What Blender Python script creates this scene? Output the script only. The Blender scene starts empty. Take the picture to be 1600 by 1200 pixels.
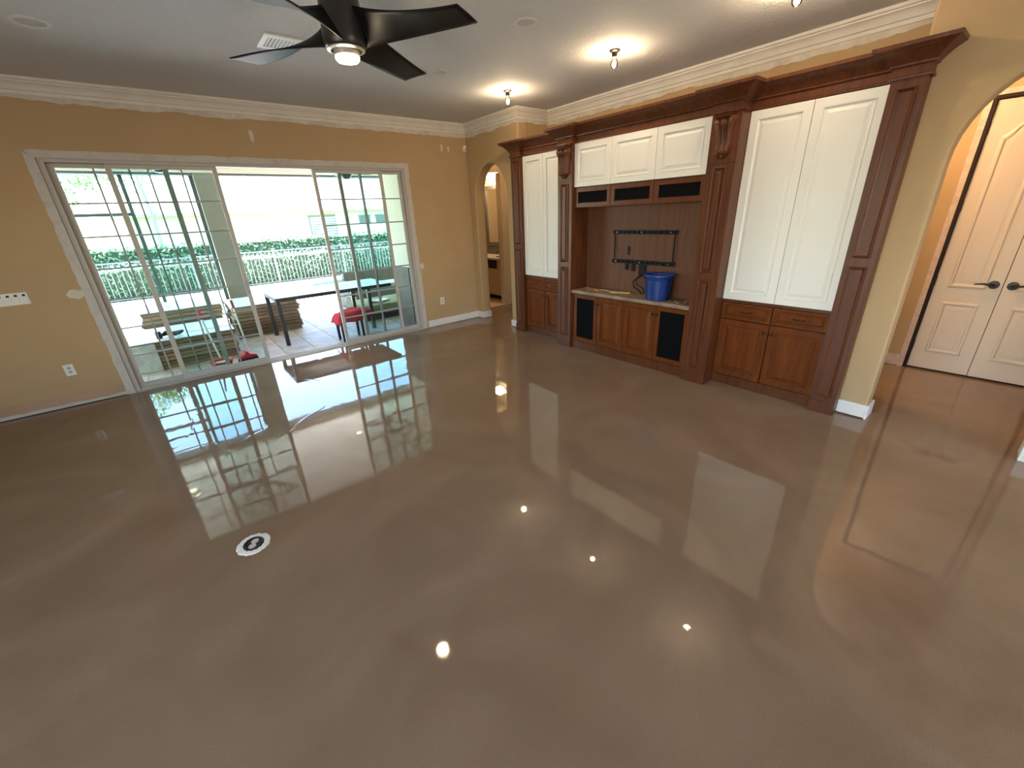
import bpy, math, random
from mathutils import Vector, Matrix

# ------------------------------------------------------------------ camera, world, lights
SC = bpy.context.scene
COL = SC.collection
CAM_H = 1.745
YAW, PITCH, ROLL, FPX = 0.6718, 0.3950, -0.0461, 639.364

cy, sy = math.cos(YAW), math.sin(YAW)
cp, sp = math.cos(PITCH), math.sin(PITCH)
fwd = Vector((sy * cp, cy * cp, -sp))
rgt = Vector((cy, -sy, 0))
upv = rgt.cross(fwd)
cr, sr = math.cos(ROLL), math.sin(ROLL)
r2 = rgt * cr + upv * sr
u2 = rgt * -sr + upv * cr
cam_d = bpy.data.cameras.new('camera')
cam_d.sensor_width = 36
cam_d.lens = FPX / 1600 * 36
cam_d.clip_start = 0.05
cam_d.clip_end = 300
cam = bpy.data.objects.new('camera', cam_d)
COL.objects.link(cam)
cam.matrix_world = Matrix(((r2.x, u2.x, -fwd.x, 0), (r2.y, u2.y, -fwd.y, 0), (r2.z, u2.z, -fwd.z, CAM_H), (0, 0, 0, 1)))
SC.camera = cam

SC.view_settings.view_transform = 'Standard'
SC.view_settings.look = 'None'
SC.view_settings.gamma = 1
SC.view_settings.use_curve_mapping = False
SC.view_settings.exposure = 0.0
SC.cycles.use_denoising = True
SC.cycles.max_bounces = 10
SC.cycles.diffuse_bounces = 4
SC.cycles.transparent_max_bounces = 24
SC.cycles.caustics_reflective = False
SC.cycles.caustics_refractive = False
SC.cycles.sample_clamp_indirect = 8

W = bpy.data.worlds.new('world')
SC.world = W
W.use_nodes = True
wn = W.node_tree
wn.nodes.clear()
wo = wn.nodes.new('ShaderNodeOutputWorld')
bg = wn.nodes.new('ShaderNodeBackground')
sky = wn.nodes.new('ShaderNodeTexSky')
sky.sky_type = 'NISHITA'
sky.sun_disc = False
sky.sun_elevation = math.radians(64)
sky.sun_rotation = math.radians(300)
sky.air_density = 1.2
sky.dust_density = 0.8
sky.ozone_density = 1.5
wn.links.new(sky.outputs[0], bg.inputs[0])
bg.inputs[1].default_value = 1.9
wn.links.new(bg.outputs[0], wo.inputs[0])


def light(name, kind, loc, energy, color=(1, 1, 1), **kw):
    d = bpy.data.lights.new(name, kind)
    d.energy = energy
    d.color = color
    for k, v in kw.items():
        setattr(d, k, v)
    o = bpy.data.objects.new(name, d)
    o.location = loc
    COL.objects.link(o)
    return o


sun = light('sun', 'SUN', (0, 0, 20), 55.0, (1, 0.95, 0.87), angle=math.radians(0.6))
sun.rotation_euler = Vector((0.36, -0.20, -0.91)).to_track_quat('-Z', 'Y').to_euler()
# added fill lamps standing in for daylight at two unseen windows behind the photographer
wl = light('rear_window_fill', 'AREA', (2.95, -3.35, 1.55), 42, (0.95, 0.98, 1.0), shape='RECTANGLE', size=1.9, size_y=2.0)
wl.rotation_euler = Vector((0, 1, 0.6)).to_track_quat('-Z', 'Z').to_euler()
wl2 = light('side_window_fill', 'AREA', (-3.75, 0.2, 1.55), 150, (0.93, 0.97, 1.0), shape='RECTANGLE', size=4.6, size_y=2.0)
wl2.rotation_euler = Vector((1, 0, 0.6)).to_track_quat('-Z', 'Z').to_euler()

# ------------------------------------------------------------------ helpers
WO = {}
R = random.Random(7)


def V3(p):
    return Vector(p)


def tag(o, label=None, cat=None, group=None, kind=None):
    if label: o['label'] = label
    if cat: o['category'] = cat
    if group: o['group'] = group
    if kind: o['kind'] = kind
    return o


def empty(name, loc, label=None, cat=None, group=None, kind=None, parent=None):
    o = bpy.data.objects.new(name, None)
    o.empty_display_size = 0.1
    COL.objects.link(o)
    loc = V3(loc)
    if parent is not None:
        o.parent = parent
        o.location = loc - WO[parent.name]
    else:
        o.location = loc
    WO[o.name] = loc
    return tag(o, label, cat, group, kind)


class MB:
    def __init__(s):
        s.v = []
        s.f = []

    def add(s, vs, fs):
        n = len(s.v)
        s.v += [tuple(p) for p in vs]
        s.f += [tuple(i + n for i in f) for f in fs]
        return s

    def box(s, x0, x1, y0, y1, z0, z1):
        vs = [(x, y, z) for z in (z0, z1) for y in (y0, y1) for x in (x0, x1)]
        return s.add(vs, [(0, 2, 3, 1), (4, 5, 7, 6), (0, 1, 5, 4), (2, 6, 7, 3), (0, 4, 6, 2), (1, 3, 7, 5)])

    def bar(s, p0, p1, w, h=None, up=(0, 0, 1)):
        h = h or w
        p0, p1 = V3(p0), V3(p1)
        d = (p1 - p0).normalized()
        up = V3(up)
        if abs(d.dot(up)) > 0.98: up = Vector((1, 0, 0))
        a = d.cross(up).normalized() * w / 2
        b = a.cross(d).normalized() * h / 2
        vs = [p + sa * a + sb * b for p in (p0, p1) for sa, sb in ((-1, -1), (1, -1), (1, 1), (-1, 1))]
        return s.add(vs, [(3, 2, 1, 0), (4, 5, 6, 7), (0, 1, 5, 4), (1, 2, 6, 5), (2, 3, 7, 6), (3, 0, 4, 7)])

    def tube(s, pts, r, n=8, cap=True):
        pts = [V3(p) for p in pts]
        rs = r if isinstance(r, (list, tuple)) else [r] * len(pts)
        vs, fs = [], []
        prev = None
        for i, p in enumerate(pts):
            d = (pts[min(i + 1, len(pts) - 1)] - pts[max(i - 1, 0)])
            d = d.normalized() if d.length > 1e-9 else Vector((0, 0, 1))
            if prev is None:
                a = d.cross(Vector((0, 0, 1)))
                if a.length < 0.05: a = d.cross(Vector((1, 0, 0)))
            else:
                a = prev - d * prev.dot(d)
            a.normalize()
            prev = a
            b = d.cross(a)
            for k in range(n):
                t = 2 * math.pi * k / n
                vs.append(p + (a * math.cos(t) + b * math.sin(t)) * rs[i])
        for i in range(len(pts) - 1):
            for k in range(n):
                fs.append((i * n + k, i * n + (k + 1) % n, (i + 1) * n + (k + 1) % n, (i + 1) * n + k))
        if cap:
            fs.append(tuple(reversed(range(n))))
            fs.append(tuple((len(pts) - 1) * n + k for k in range(n)))
        return s.add(vs, fs)

    def lathe(s, prof, c=(0, 0, 0), n=24, sx=1, sy=1, axis='z', cap=True):
        """prof: (radius, height) from one end to the other"""
        c = V3(c)
        vs, fs = [], []
        for (r, h) in prof:
            for k in range(n):
                t = 2 * math.pi * k / n
                a, b = r * math.cos(t) * sx, r * math.sin(t) * sy
                if axis == 'z': vs.append(c + Vector((a, b, h)))
                elif axis == 'x': vs.append(c + Vector((h, a, b)))
                else: vs.append(c + Vector((a, h, b)))
        m = len(prof)
        for i in range(m - 1):
            for k in range(n):
                fs.append((i * n + k, i * n + (k + 1) % n, (i + 1) * n + (k + 1) % n, (i + 1) * n + k))
        if cap:
            if prof[0][0] > 1e-6: fs.append(tuple(reversed(range(n))))
            if prof[-1][0] > 1e-6: fs.append(tuple((m - 1) * n + k for k in range(n)))
        return s.add(vs, fs)

    def prism(s, poly, fn, d0, d1):
        """poly of (a,b); fn(a,b,d)->xyz"""
        n = len(poly)
        vs = [fn(a, b, d0) for a, b in poly] + [fn(a, b, d1) for a, b in poly]
        fs = [tuple(reversed(range(n))), tuple(range(n, 2 * n))]
        fs += [(i, (i + 1) % n, n + (i + 1) % n, n + i) for i in range(n)]
        return s.add(vs, fs)

    def rings(s, loops, fn, close_last=True, back=None):
        """loops: list of (list of (a,b), d), same count; fn(a,b,d)->xyz"""
        n = len(loops[0][0])
        vs, fs = [], []
        for pl, d in loops:
            vs += [fn(a, b, d) for a, b in pl]
        for i in range(len(loops) - 1):
            for k in range(n):
                fs.append((i * n + k, i * n + (k + 1) % n, (i + 1) * n + (k + 1) % n, (i + 1) * n + k))
        if close_last: fs.append(tuple((len(loops) - 1) * n + k for k in range(n)))
        if back: fs.append(tuple(reversed(range(n))))
        return s.add(vs, fs)

    def build(s, name, mat, parent=None, smooth=False, bevel=0, fix=True, origin=None, seg=2, angle=40):
        xs = [p[0] for p in s.v]; ys = [p[1] for p in s.v]; zs = [p[2] for p in s.v]
        if origin is None:
            o0 = Vector(((min(xs) + max(xs)) / 2, (min(ys) + max(ys)) / 2, min(zs)))
        else:
            o0 = V3(origin)
        me = bpy.data.meshes.new(name)
        me.from_pydata([(p[0] - o0.x, p[1] - o0.y, p[2] - o0.z) for p in s.v], [], s.f)
        if fix:
            import bmesh
            bm = bmesh.new(); bm.from_mesh(me)
            bmesh.ops.recalc_face_normals(bm, faces=bm.faces)
            bm.to_mesh(me); bm.free()
        me.materials.append(mat)
        o = bpy.data.objects.new(name, me)
        COL.objects.link(o)
        if parent is not None:
            o.parent = parent
            o.location = o0 - WO[parent.name]
        else:
            o.location = o0
        WO[o.name] = o0
        if smooth:
            for p in me.polygons: p.use_smooth = True
            try:
                me.set_sharp_from_angle(angle=math.radians(angle))
            except Exception:
                pass
        if bevel:
            b = o.modifiers.new('bevel', 'BEVEL')
            b.width = bevel; b.segments = seg; b.limit_method = 'ANGLE'; b.angle_limit = math.radians(35)
        return o


def copy_obj(o, world, parent=None, rotz=None):
    c = o.copy()
    COL.objects.link(c)
    world = V3(world)
    if parent is not None:
        c.parent = parent
        c.location = world - WO[parent.name]
    else:
        c.parent = None
        c.location = world
    if rotz is not None: c.rotation_euler = (0, 0, rotz)
    WO[c.name] = world
    return c


def copy_tree(o, delta):
    delta = V3(delta)
    c = o.copy(); COL.objects.link(c)
    c.location = o.location + delta
    WO[c.name] = WO[o.name] + delta
    def rec(src, dst):
        for ch in list(src.children):
            k = ch.copy(); COL.objects.link(k); k.parent = dst
            WO[k.name] = WO[ch.name] + delta
            rec(ch, k)
    rec(o, c)
    return c


# ------------------------------------------------------------------ materials
def mat(name, col, rough=0.5, metal=0.0, col2=None, nscale=4.0, ndetail=4, nstretch=(1, 1, 1), bump=0.0, bscale=100.0,
        bdist=0.002, rough2=None, emit=None, estr=0, spec=0.5, coat=0.0, contrast=(0.35, 0.65), trans=None):
    m = bpy.data.materials.new(name)
    m.use_nodes = True
    nt = m.node_tree
    b = nt.nodes['Principled BSDF']
    b.inputs['Base Color'].default_value = (*col, 1)
    b.inputs['Roughness'].default_value = rough
    b.inputs['Metallic'].default_value = metal
    b.inputs['Specular IOR Level'].default_value = spec
    b.inputs['Coat Weight'].default_value = coat
    b.inputs['Coat Roughness'].default_value = 0.15
    tc = nt.nodes.new('ShaderNodeTexCoord')
    if col2 is not None or rough2 is not None:
        mp = nt.nodes.new('ShaderNodeMapping')
        mp.inputs['Scale'].default_value = nstretch
        nt.links.new(tc.outputs['Object'], mp.inputs[0])
        n = nt.nodes.new('ShaderNodeTexNoise')
        n.inputs['Scale'].default_value = nscale
        n.inputs['Detail'].default_value = ndetail
        n.inputs['Distortion'].default_value = 0.6
        nt.links.new(mp.outputs[0], n.inputs['Vector'])
        rp = nt.nodes.new('ShaderNodeValToRGB')
        rp.color_ramp.elements[0].position = contrast[0]
        rp.color_ramp.elements[1].position = contrast[1]
        nt.links.new(n.outputs[0], rp.inputs[0])
        if col2 is not None:
            mx = nt.nodes.new('ShaderNodeMix'); mx.data_type = 'RGBA'
            mx.inputs[6].default_value = (*col, 1); mx.inputs[7].default_value = (*col2, 1)
            nt.links.new(rp.outputs[0], mx.inputs[0])
            nt.links.new(mx.outputs[2], b.inputs['Base Color'])
        if rough2 is not None:
            mr = nt.nodes.new('ShaderNodeMapRange')
            mr.inputs[3].default_value = rough; mr.inputs[4].default_value = rough2
            nt.links.new(rp.outputs[0], mr.inputs[0])
            nt.links.new(mr.outputs[0], b.inputs['Roughness'])
    if bump:
        n2 = nt.nodes.new('ShaderNodeTexNoise')
        n2.inputs['Scale'].default_value = bscale
        n2.inputs['Detail'].default_value = 3
        nt.links.new(tc.outputs['Object'], n2.inputs['Vector'])
        bp = nt.nodes.new('ShaderNodeBump')
        bp.inputs['Strength'].default_value = bump
        bp.inputs['Distance'].default_value = bdist
        nt.links.new(n2.outputs[0], bp.inputs['Height'])
        nt.links.new(bp.outputs[0], b.inputs['Normal'])
    if emit:
        b.inputs['Emission Color'].default_value = (*emit, 1)
        b.inputs['Emission Strength'].default_value = estr
    return m


def glass_mat(name, tint, ior=1.45, rough=0.0):
    m = bpy.data.materials.new(name)
    m.use_nodes = True
    nt = m.node_tree
    nt.nodes.clear()
    out = nt.nodes.new('ShaderNodeOutputMaterial')
    tr = nt.nodes.new('ShaderNodeBsdfTransparent'); tr.inputs[0].default_value = (*tint, 1)
    gl = nt.nodes.new('ShaderNodeBsdfGlossy'); gl.inputs['Roughness'].default_value = rough
    fr = nt.nodes.new('ShaderNodeFresnel'); fr.inputs[0].default_value = ior
    mx = nt.nodes.new('ShaderNodeMixShader')
    nt.links.new(fr.outputs[0], mx.inputs[0]); nt.links.new(tr.outputs[0], mx.inputs[1]); nt.links.new(gl.outputs[0], mx.inputs[2])
    nt.links.new(mx.outputs[0], out.inputs[0])
    return m


def wood_mat(name, dark, light_, rough=0.36, coat=0.0, spec=0.32):
    return mat(name, dark, rough, col2=light_, nscale=3.2, ndetail=7, nstretch=(9, 9, 0.7), bump=0.05, bscale=60, coat=coat, spec=spec, contrast=(0.3, 0.72))


def floor_mat():
    m = bpy.data.materials.new('wet_leveling_compound'); m.use_nodes = True
    nt = m.node_tree; b = nt.nodes['Principled BSDF']
    tc = nt.nodes.new('ShaderNodeTexCoord')
    n1 = nt.nodes.new('ShaderNodeTexNoise'); n1.inputs['Scale'].default_value = 0.9; n1.inputs['Detail'].default_value = 6; n1.inputs['Distortion'].default_value = 1.6
    nt.links.new(tc.outputs['Object'], n1.inputs['Vector'])
    mx = nt.nodes.new('ShaderNodeMix'); mx.data_type = 'RGBA'
    mx.inputs[6].default_value = (0.205, 0.134, 0.082, 1); mx.inputs[7].default_value = (0.262, 0.178, 0.114, 1)
    rp = nt.nodes.new('ShaderNodeValToRGB'); rp.color_ramp.elements[0].position = 0.3; rp.color_ramp.elements[1].position = 0.7
    nt.links.new(n1.outputs[0], rp.inputs[0]); nt.links.new(rp.outputs[0], mx.inputs[0])
    # fine speckle
    n3 = nt.nodes.new('ShaderNodeTexNoise'); n3.inputs['Scale'].default_value = 160; n3.inputs['Detail'].default_value = 2
    nt.links.new(tc.outputs['Object'], n3.inputs['Vector'])
    mr = nt.nodes.new('ShaderNodeMapRange'); mr.inputs[1].default_value = 0.3; mr.inputs[2].default_value = 0.7; mr.inputs[3].default_value = 0.93; mr.inputs[4].default_value = 1.07
    nt.links.new(n3.outputs[0], mr.inputs[0])
    ml = nt.nodes.new('ShaderNodeVectorMath'); ml.operation = 'SCALE'
    nt.links.new(mx.outputs[2], ml.inputs[0]); nt.links.new(mr.outputs[0], ml.inputs['Scale'])
    nt.links.new(ml.outputs[0], b.inputs['Base Color'])
    # wetness: glossy puddled sheet, a little duller in streaks
    n2 = nt.nodes.new('ShaderNodeTexNoise'); n2.inputs['Scale'].default_value = 1.7; n2.inputs['Detail'].default_value = 5; n2.inputs['Distortion'].default_value = 1.0
    nt.links.new(tc.outputs['Object'], n2.inputs['Vector'])
    r2_ = nt.nodes.new('ShaderNodeMapRange'); r2_.inputs[1].default_value = 0.42; r2_.inputs[2].default_value = 0.75; r2_.inputs[3].default_value = 0.012; r2_.inputs[4].default_value = 0.055
    nt.links.new(n2.outputs[0], r2_.inputs[0])
    nt.links.new(r2_.outputs[0], b.inputs['Roughness'])
    b.inputs['IOR'].default_value = 1.5
    # gentle trowel waves and tiny ripples
    n4 = nt.nodes.new('ShaderNodeTexNoise'); n4.inputs['Scale'].default_value = 1.8; n4.inputs['Detail'].default_value = 3; n4.inputs['Distortion'].default_value = 1.2
    nt.links.new(tc.outputs['Object'], n4.inputs['Vector'])
    n5 = nt.nodes.new('ShaderNodeTexNoise'); n5.inputs['Scale'].default_value = 22; n5.inputs['Detail'].default_value = 2
    nt.links.new(tc.outputs['Object'], n5.inputs['Vector'])
    b1 = nt.nodes.new('ShaderNodeBump'); b1.inputs['Strength'].default_value = 0.5; b1.inputs['Distance'].default_value = 0.0016
    b2 = nt.nodes.new('ShaderNodeBump'); b2.inputs['Strength'].default_value = 0.2; b2.inputs['Distance'].default_value = 0.0003
    nt.links.new(n4.outputs[0], b1.inputs['Height']); nt.links.new(n5.outputs[0], b2.inputs['Height'])
    # faint trowel ridges
    nd = nt.nodes.new('ShaderNodeTexNoise'); nd.inputs['Scale'].default_value = 0.8; nd.inputs['Detail'].default_value = 2
    nt.links.new(tc.outputs['Object'], nd.inputs['Vector'])
    va = nt.nodes.new('ShaderNodeVectorMath'); va.operation = 'MULTIPLY_ADD'
    va.inputs[1].default_value = (1.4, 1.4, 1.4)
    nt.links.new(nd.outputs['Color'], va.inputs[0]); nt.links.new(tc.outputs['Object'], va.inputs[2])
    vo = nt.nodes.new('ShaderNodeTexVoronoi'); vo.feature = 'DISTANCE_TO_EDGE'; vo.inputs['Scale'].default_value = 0.75
    nt.links.new(va.outputs[0], vo.inputs['Vector'])
    vr = nt.nodes.new('ShaderNodeMapRange'); vr.inputs[1].default_value = 0.0; vr.inputs[2].default_value = 0.012; vr.inputs[3].default_value = 1.0; vr.inputs[4].default_value = 0.0
    nt.links.new(vo.outputs['Distance'], vr.inputs[0])
    vm = nt.nodes.new('ShaderNodeMath'); vm.operation = 'MULTIPLY'
    nt.links.new(vr.outputs[0], vm.inputs[0]); nt.links.new(n2.outputs[0], vm.inputs[1])
    b3 = nt.nodes.new('ShaderNodeBump'); b3.inputs['Strength'].default_value = 0.35; b3.inputs['Distance'].default_value = 0.0012
    nt.links.new(vm.outputs[0], b3.inputs['Height'])
    nt.links.new(b1.outputs[0], b2.inputs['Normal']); nt.links.new(b2.outputs[0], b3.inputs['Normal']); nt.links.new(b3.outputs[0], b.inputs['Normal'])
    return m


def ceiling_mat():
    m = bpy.data.materials.new('knockdown_ceiling'); m.use_nodes = True
    nt = m.node_tree; b = nt.nodes['Principled BSDF']
    b.inputs['Base Color'].default_value = (0.70, 0.70, 0.69, 1); b.inputs['Roughness'].default_value = 0.8
    tc = nt.nodes.new('ShaderNodeTexCoord')
    n = nt.nodes.new('ShaderNodeTexNoise'); n.inputs['Scale'].default_value = 38; n.inputs['Detail'].default_value = 4; n.inputs['Distortion'].default_value = 1.2
    nt.links.new(tc.outputs['Object'], n.inputs['Vector'])
    rp = nt.nodes.new('ShaderNodeValToRGB'); rp.color_ramp.elements[0].position = 0.42; rp.color_ramp.elements[1].position = 0.6
    nt.links.new(n.outputs[0], rp.inputs[0])
    bp = nt.nodes.new('ShaderNodeBump'); bp.inputs['Strength'].default_value = 0.7; bp.inputs['Distance'].default_value = 0.006
    nt.links.new(rp.outputs[0], bp.inputs['Height']); nt.links.new(bp.outputs[0], b.inputs['Normal'])
    return m


M = {}
M['wall'] = mat('tan_wall_paint', (0.455, 0.310, 0.160), 0.75, col2=(0.485, 0.332, 0.175), nscale=1.5, bump=0.35, bscale=130, bdist=0.003)
M['ceil'] = ceiling_mat()
M['floor'] = floor_mat()
M['crown'] = mat('crown_white', (0.74, 0.71, 0.65), 0.5, col2=(0.68, 0.64, 0.57), nscale=5)
M['primer'] = mat('primer_white', (0.68, 0.63, 0.55), 0.75, col2=(0.55, 0.49, 0.41), nscale=7, bump=0.2, bscale=70)
M['plaster'] = mat('raw_plaster_border', (0.56, 0.525, 0.48), 0.85, col2=(0.45, 0.39, 0.33), nscale=9, ndetail=8, bump=0.35, bscale=60, bdist=0.004, contrast=(0.5, 0.85))
M['scar'] = mat('raw_drywall_scar', (0.50, 0.31, 0.21), 0.9, col2=(0.43, 0.29, 0.18), nscale=6, ndetail=7, bump=0.4, bscale=50)
M['base'] = mat('baseboard_white', (0.78, 0.75, 0.70), 0.5, col2=(0.62, 0.57, 0.50), nscale=14, ndetail=6, contrast=(0.55, 0.8))
M['frame'] = mat('door_frame_white', (0.50, 0.465, 0.42), 0.5)
M['muntin'] = mat('muntin_white', (0.30, 0.30, 0.30), 0.5)
M['glass'] = glass_mat('door_glass', (0.85, 0.945, 0.94))
M['track'] = mat('track_alu', (0.55, 0.53, 0.5), 0.4, 0.6)
M['wood'] = wood_mat('cherry_wood', (0.072, 0.020, 0.0065), (0.130, 0.041, 0.014))
M['woodniche'] = wood_mat('niche_veneer', (0.100, 0.040, 0.0190), (0.150, 0.062, 0.031), rough=0.5, coat=0.0)
M['wooddoor'] = wood_mat('cherry_door', (0.100, 0.023, 0.0040), (0.165, 0.046, 0.0100), spec=0.16)
M['white'] = mat('white_cabinet_paint', (0.78, 0.77, 0.73), 0.45, col2=(0.765, 0.755, 0.715), nscale=3)
M['counter'] = mat('dusty_counter', (0.20, 0.125, 0.075), 0.6, col2=(0.32, 0.235, 0.165), nscale=9, ndetail=8)
M['blackcloth'] = mat('black_speaker_cloth', (0.004, 0.004, 0.005), 0.95, spec=0.08)
M['black'] = mat('black_metal', (0.006, 0.006, 0.007), 0.5, spec=0.25)
M['bronze'] = mat('oiled_bronze', (0.025, 0.016, 0.011), 0.4, 0.6)
M['bolt'] = mat('bolt_steel', (0.7, 0.7, 0.7), 0.3, 0.9)
M['blue'] = mat('blue_plastic', (0.002, 0.024, 0.16), 0.4, col2=(0.003, 0.030, 0.19), nscale=6)
M['door'] = mat('hall_door_paint', (0.68, 0.57, 0.44), 0.5, bump=0.12, bscale=220, bdist=0.001)
M['casing'] = mat('raw_casing', (0.55, 0.41, 0.32), 0.7, col2=(0.66, 0.56, 0.46), nscale=20, ndetail=6)
M['dark'] = mat('dark_gap', (0.02, 0.008, 0.006), 0.9)
M['fan'] = mat('fan_bronze', (0.030, 0.024, 0.020), 0.34, 0.0, spec=0.6)
M['fanblade'] = mat('fan_blade_dark', (0.007, 0.0065, 0.006), 0.48, 0.0, spec=0.18)
M['nickel'] = mat('brushed_nickel', (0.72, 0.68, 0.62), 0.28, 0.9)
M['lampglow'] = mat('frosted_lamp_glass', (1, 0.9, 0.75), 0.4, emit=(1, 0.80, 0.50), estr=14)
M['bulbglow'] = mat('bulb_filament', (1, 0.9, 0.7), 0.4, emit=(1, 0.74, 0.40), estr=60)
M['bulbglass'] = glass_mat('bulb_glass', (1, 0.96, 0.9), 1.25)
M['plastic'] = mat('white_plastic', (0.76, 0.74, 0.69), 0.4)
M['grille'] = mat('speaker_grille', (0.58, 0.55, 0.53), 0.8)
M['plasticd'] = mat('grey_plastic', (0.45, 0.43, 0.40), 0.5)
M['holeblack'] = mat('box_dark', (0.015, 0.012, 0.012), 0.8)
M['ring'] = mat('white_patch_ring', (0.80, 0.76, 0.68), 0.7, col2=(0.60, 0.54, 0.46), nscale=60, ndetail=4, contrast=(0.5, 0.8), bump=0.4, bscale=120)
M['pinkdisc'] = mat('pale_insert', (0.60, 0.50, 0.46), 0.6, col2=(0.48, 0.38, 0.34), nscale=60)
# outside
M['paver'] = mat('travertine_paver', (0.50, 0.45, 0.40), 0.55, col2=(0.34, 0.30, 0.27), nscale=5, ndetail=7, bump=0.2, bscale=40)
M['deck'] = mat('pool_deck', (0.80, 0.77, 0.72), 0.8, col2=(0.72, 0.68, 0.63), nscale=2, ndetail=6)
M['soil'] = mat('joint_sand', (0.16, 0.13, 0.11), 0.95)
M['lawn'] = mat('lawn_grass', (0.10, 0.20, 0.05), 0.9, col2=(0.17, 0.27, 0.08), nscale=8, ndetail=8)
M['stucco'] = mat('pale_stucco', (0.70, 0.66, 0.58), 0.85, bump=0.5, bscale=70, bdist=0.006)
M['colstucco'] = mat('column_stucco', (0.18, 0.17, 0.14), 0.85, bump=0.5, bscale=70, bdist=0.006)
M['greystone'] = mat('grey_dado', (0.13, 0.115, 0.10), 0.8, col2=(0.18, 0.16, 0.14), nscale=6, bump=0.3, bscale=60)
M['patioceil'] = mat('patio_ceiling_paint', (0.80, 0.78, 0.74), 0.8)
M['header'] = mat('header_dark', (0.04, 0.055, 0.06), 0.5)
M['screenpost'] = mat('screen_bronze', (0.05, 0.075, 0.078), 0.45)
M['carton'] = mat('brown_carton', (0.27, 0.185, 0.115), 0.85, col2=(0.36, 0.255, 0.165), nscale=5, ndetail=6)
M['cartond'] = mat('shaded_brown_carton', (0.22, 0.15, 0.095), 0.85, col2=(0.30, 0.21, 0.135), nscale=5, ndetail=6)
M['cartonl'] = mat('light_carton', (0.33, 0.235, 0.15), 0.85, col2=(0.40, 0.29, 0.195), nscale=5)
M['cartonb'] = mat('dark_carton', (0.17, 0.115, 0.07), 0.85, col2=(0.24, 0.165, 0.10), nscale=5)
M['sheet'] = mat('pale_sheet', (0.66, 0.70, 0.74), 0.35, col2=(0.56, 0.60, 0.64), nscale=6)
M['wrap'] = mat('stretch_wrap', (0.62, 0.68, 0.74), 0.25, col2=(0.45, 0.48, 0.52), nscale=10)
M['tabletop'] = mat('slate_slat', (0.16, 0.17, 0.19), 0.4)
M['tableleg'] = mat('black_leg', (0.012, 0.013, 0.016), 0.4)
M['red'] = mat('red_cloth', (0.50, 0.018, 0.040), 0.8, col2=(0.36, 0.012, 0.028), nscale=12)
M['redplastic'] = mat('red_plastic', (0.55, 0.022, 0.022), 0.35)
M['olive'] = mat('olive_cushion', (0.30, 0.28, 0.13), 0.9, col2=(0.24, 0.22, 0.10), nscale=6)
M['offwhite'] = mat('offwhite_cloth', (0.70, 0.68, 0.58), 0.8)
M['palemetal'] = mat('pale_pole', (0.72, 0.72, 0.70), 0.35, 0.2)
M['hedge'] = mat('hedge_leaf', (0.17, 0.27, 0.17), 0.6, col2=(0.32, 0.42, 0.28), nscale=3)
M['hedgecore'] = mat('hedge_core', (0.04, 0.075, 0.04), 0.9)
M['treeleaf'] = mat('tree_leaf', (0.16, 0.26, 0.10), 0.6, col2=(0.28, 0.38, 0.18), nscale=3)
M['bark'] = mat('bark', (0.42, 0.37, 0.31), 0.9, bump=0.5, bscale=30)
M['fence'] = mat('fence_aluminium', (0.13, 0.14, 0.15), 0.4, 0.2)
M['house'] = mat('neighbour_stucco', (0.80, 0.77, 0.70), 0.85)
M['roof'] = mat('pale_roof_tile', (0.66, 0.60, 0.54), 0.8, col2=(0.56, 0.50, 0.44), nscale=3)
M['housewin'] = mat('neighbour_window', (0.10, 0.13, 0.16), 0.2)
M['shutter'] = mat('white_shutter', (0.75, 0.76, 0.78), 0.5)
M['water'] = mat('pool_water', (0.03, 0.30, 0.38), 0.08)
M['coping'] = mat('pool_coping', (0.68, 0.62, 0.55), 0.7)
# bathroom
M['maple'] = mat('pale_maple', (0.58, 0.42, 0.26), 0.45, col2=(0.64, 0.48, 0.31), nscale=3, nstretch=(4, 4, 0.6))
M['bathwall'] = mat('bath_wall', (0.62, 0.50, 0.33), 0.75)
M['bathtile'] = mat('bath_floor_tile', (0.62, 0.50, 0.38), 0.35, col2=(0.52, 0.40, 0.30), nscale=3)
M['mosaic'] = mat('dark_mosaic', (0.05, 0.045, 0.04), 0.3, col2=(0.16, 0.13, 0.10), nscale=60)
M['marble'] = mat('pale_counter', (0.72, 0.64, 0.55), 0.25)
M['marblevein'] = mat('veined_marble', (0.62, 0.55, 0.46), 0.3, col2=(0.40, 0.32, 0.25), nscale=2.2, ndetail=8, contrast=(0.5, 0.72))
M['mirror'] = mat('mirror_glass', (0.9, 0.9, 0.9), 0.02, 1.0)
M['mframe'] = mat('grey_mirror_frame', (0.16, 0.14, 0.12), 0.4, 0.3)
M['barlight'] = mat('vanity_light_glass', (1, 0.9, 0.75), 0.4, emit=(1, 0.83, 0.55), estr=10)
M['hallamp'] = mat('hall_lamp_glass', (1, 0.9, 0.75), 0.4, emit=(1, 0.75, 0.42), estr=8)
M['yellow'] = mat('yellow_handle', (0.55, 0.33, 0.05), 0.5)
M['debris'] = mat('debris_wood', (0.28, 0.17, 0.09), 0.8, col2=(0.42, 0.30, 0.18), nscale=20)

# ------------------------------------------------------------------ room shell
H = 3.05
YB = 6.221
XA = 4.235
XW = 4.802
YJ = 4.943
YR = 0.818
XL, YREAR = -3.6, -3.2
TH = 0.175


def S(o, label, cat):
    return tag(o, label, cat, kind='structure')


S(MB().box(XL - 0.2, 8.2, YREAR - 0.2, YB + TH, -0.15, 0).build('floor', M['floor']), 'wet grey-brown self-levelling floor with mirror gloss', 'floor')
S(MB().box(XL - 0.2, 8.2, YREAR - 0.2, YB + TH, H, H + 0.15).build('ceiling', M['ceil']), 'white knockdown textured ceiling', 'ceiling')

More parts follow.
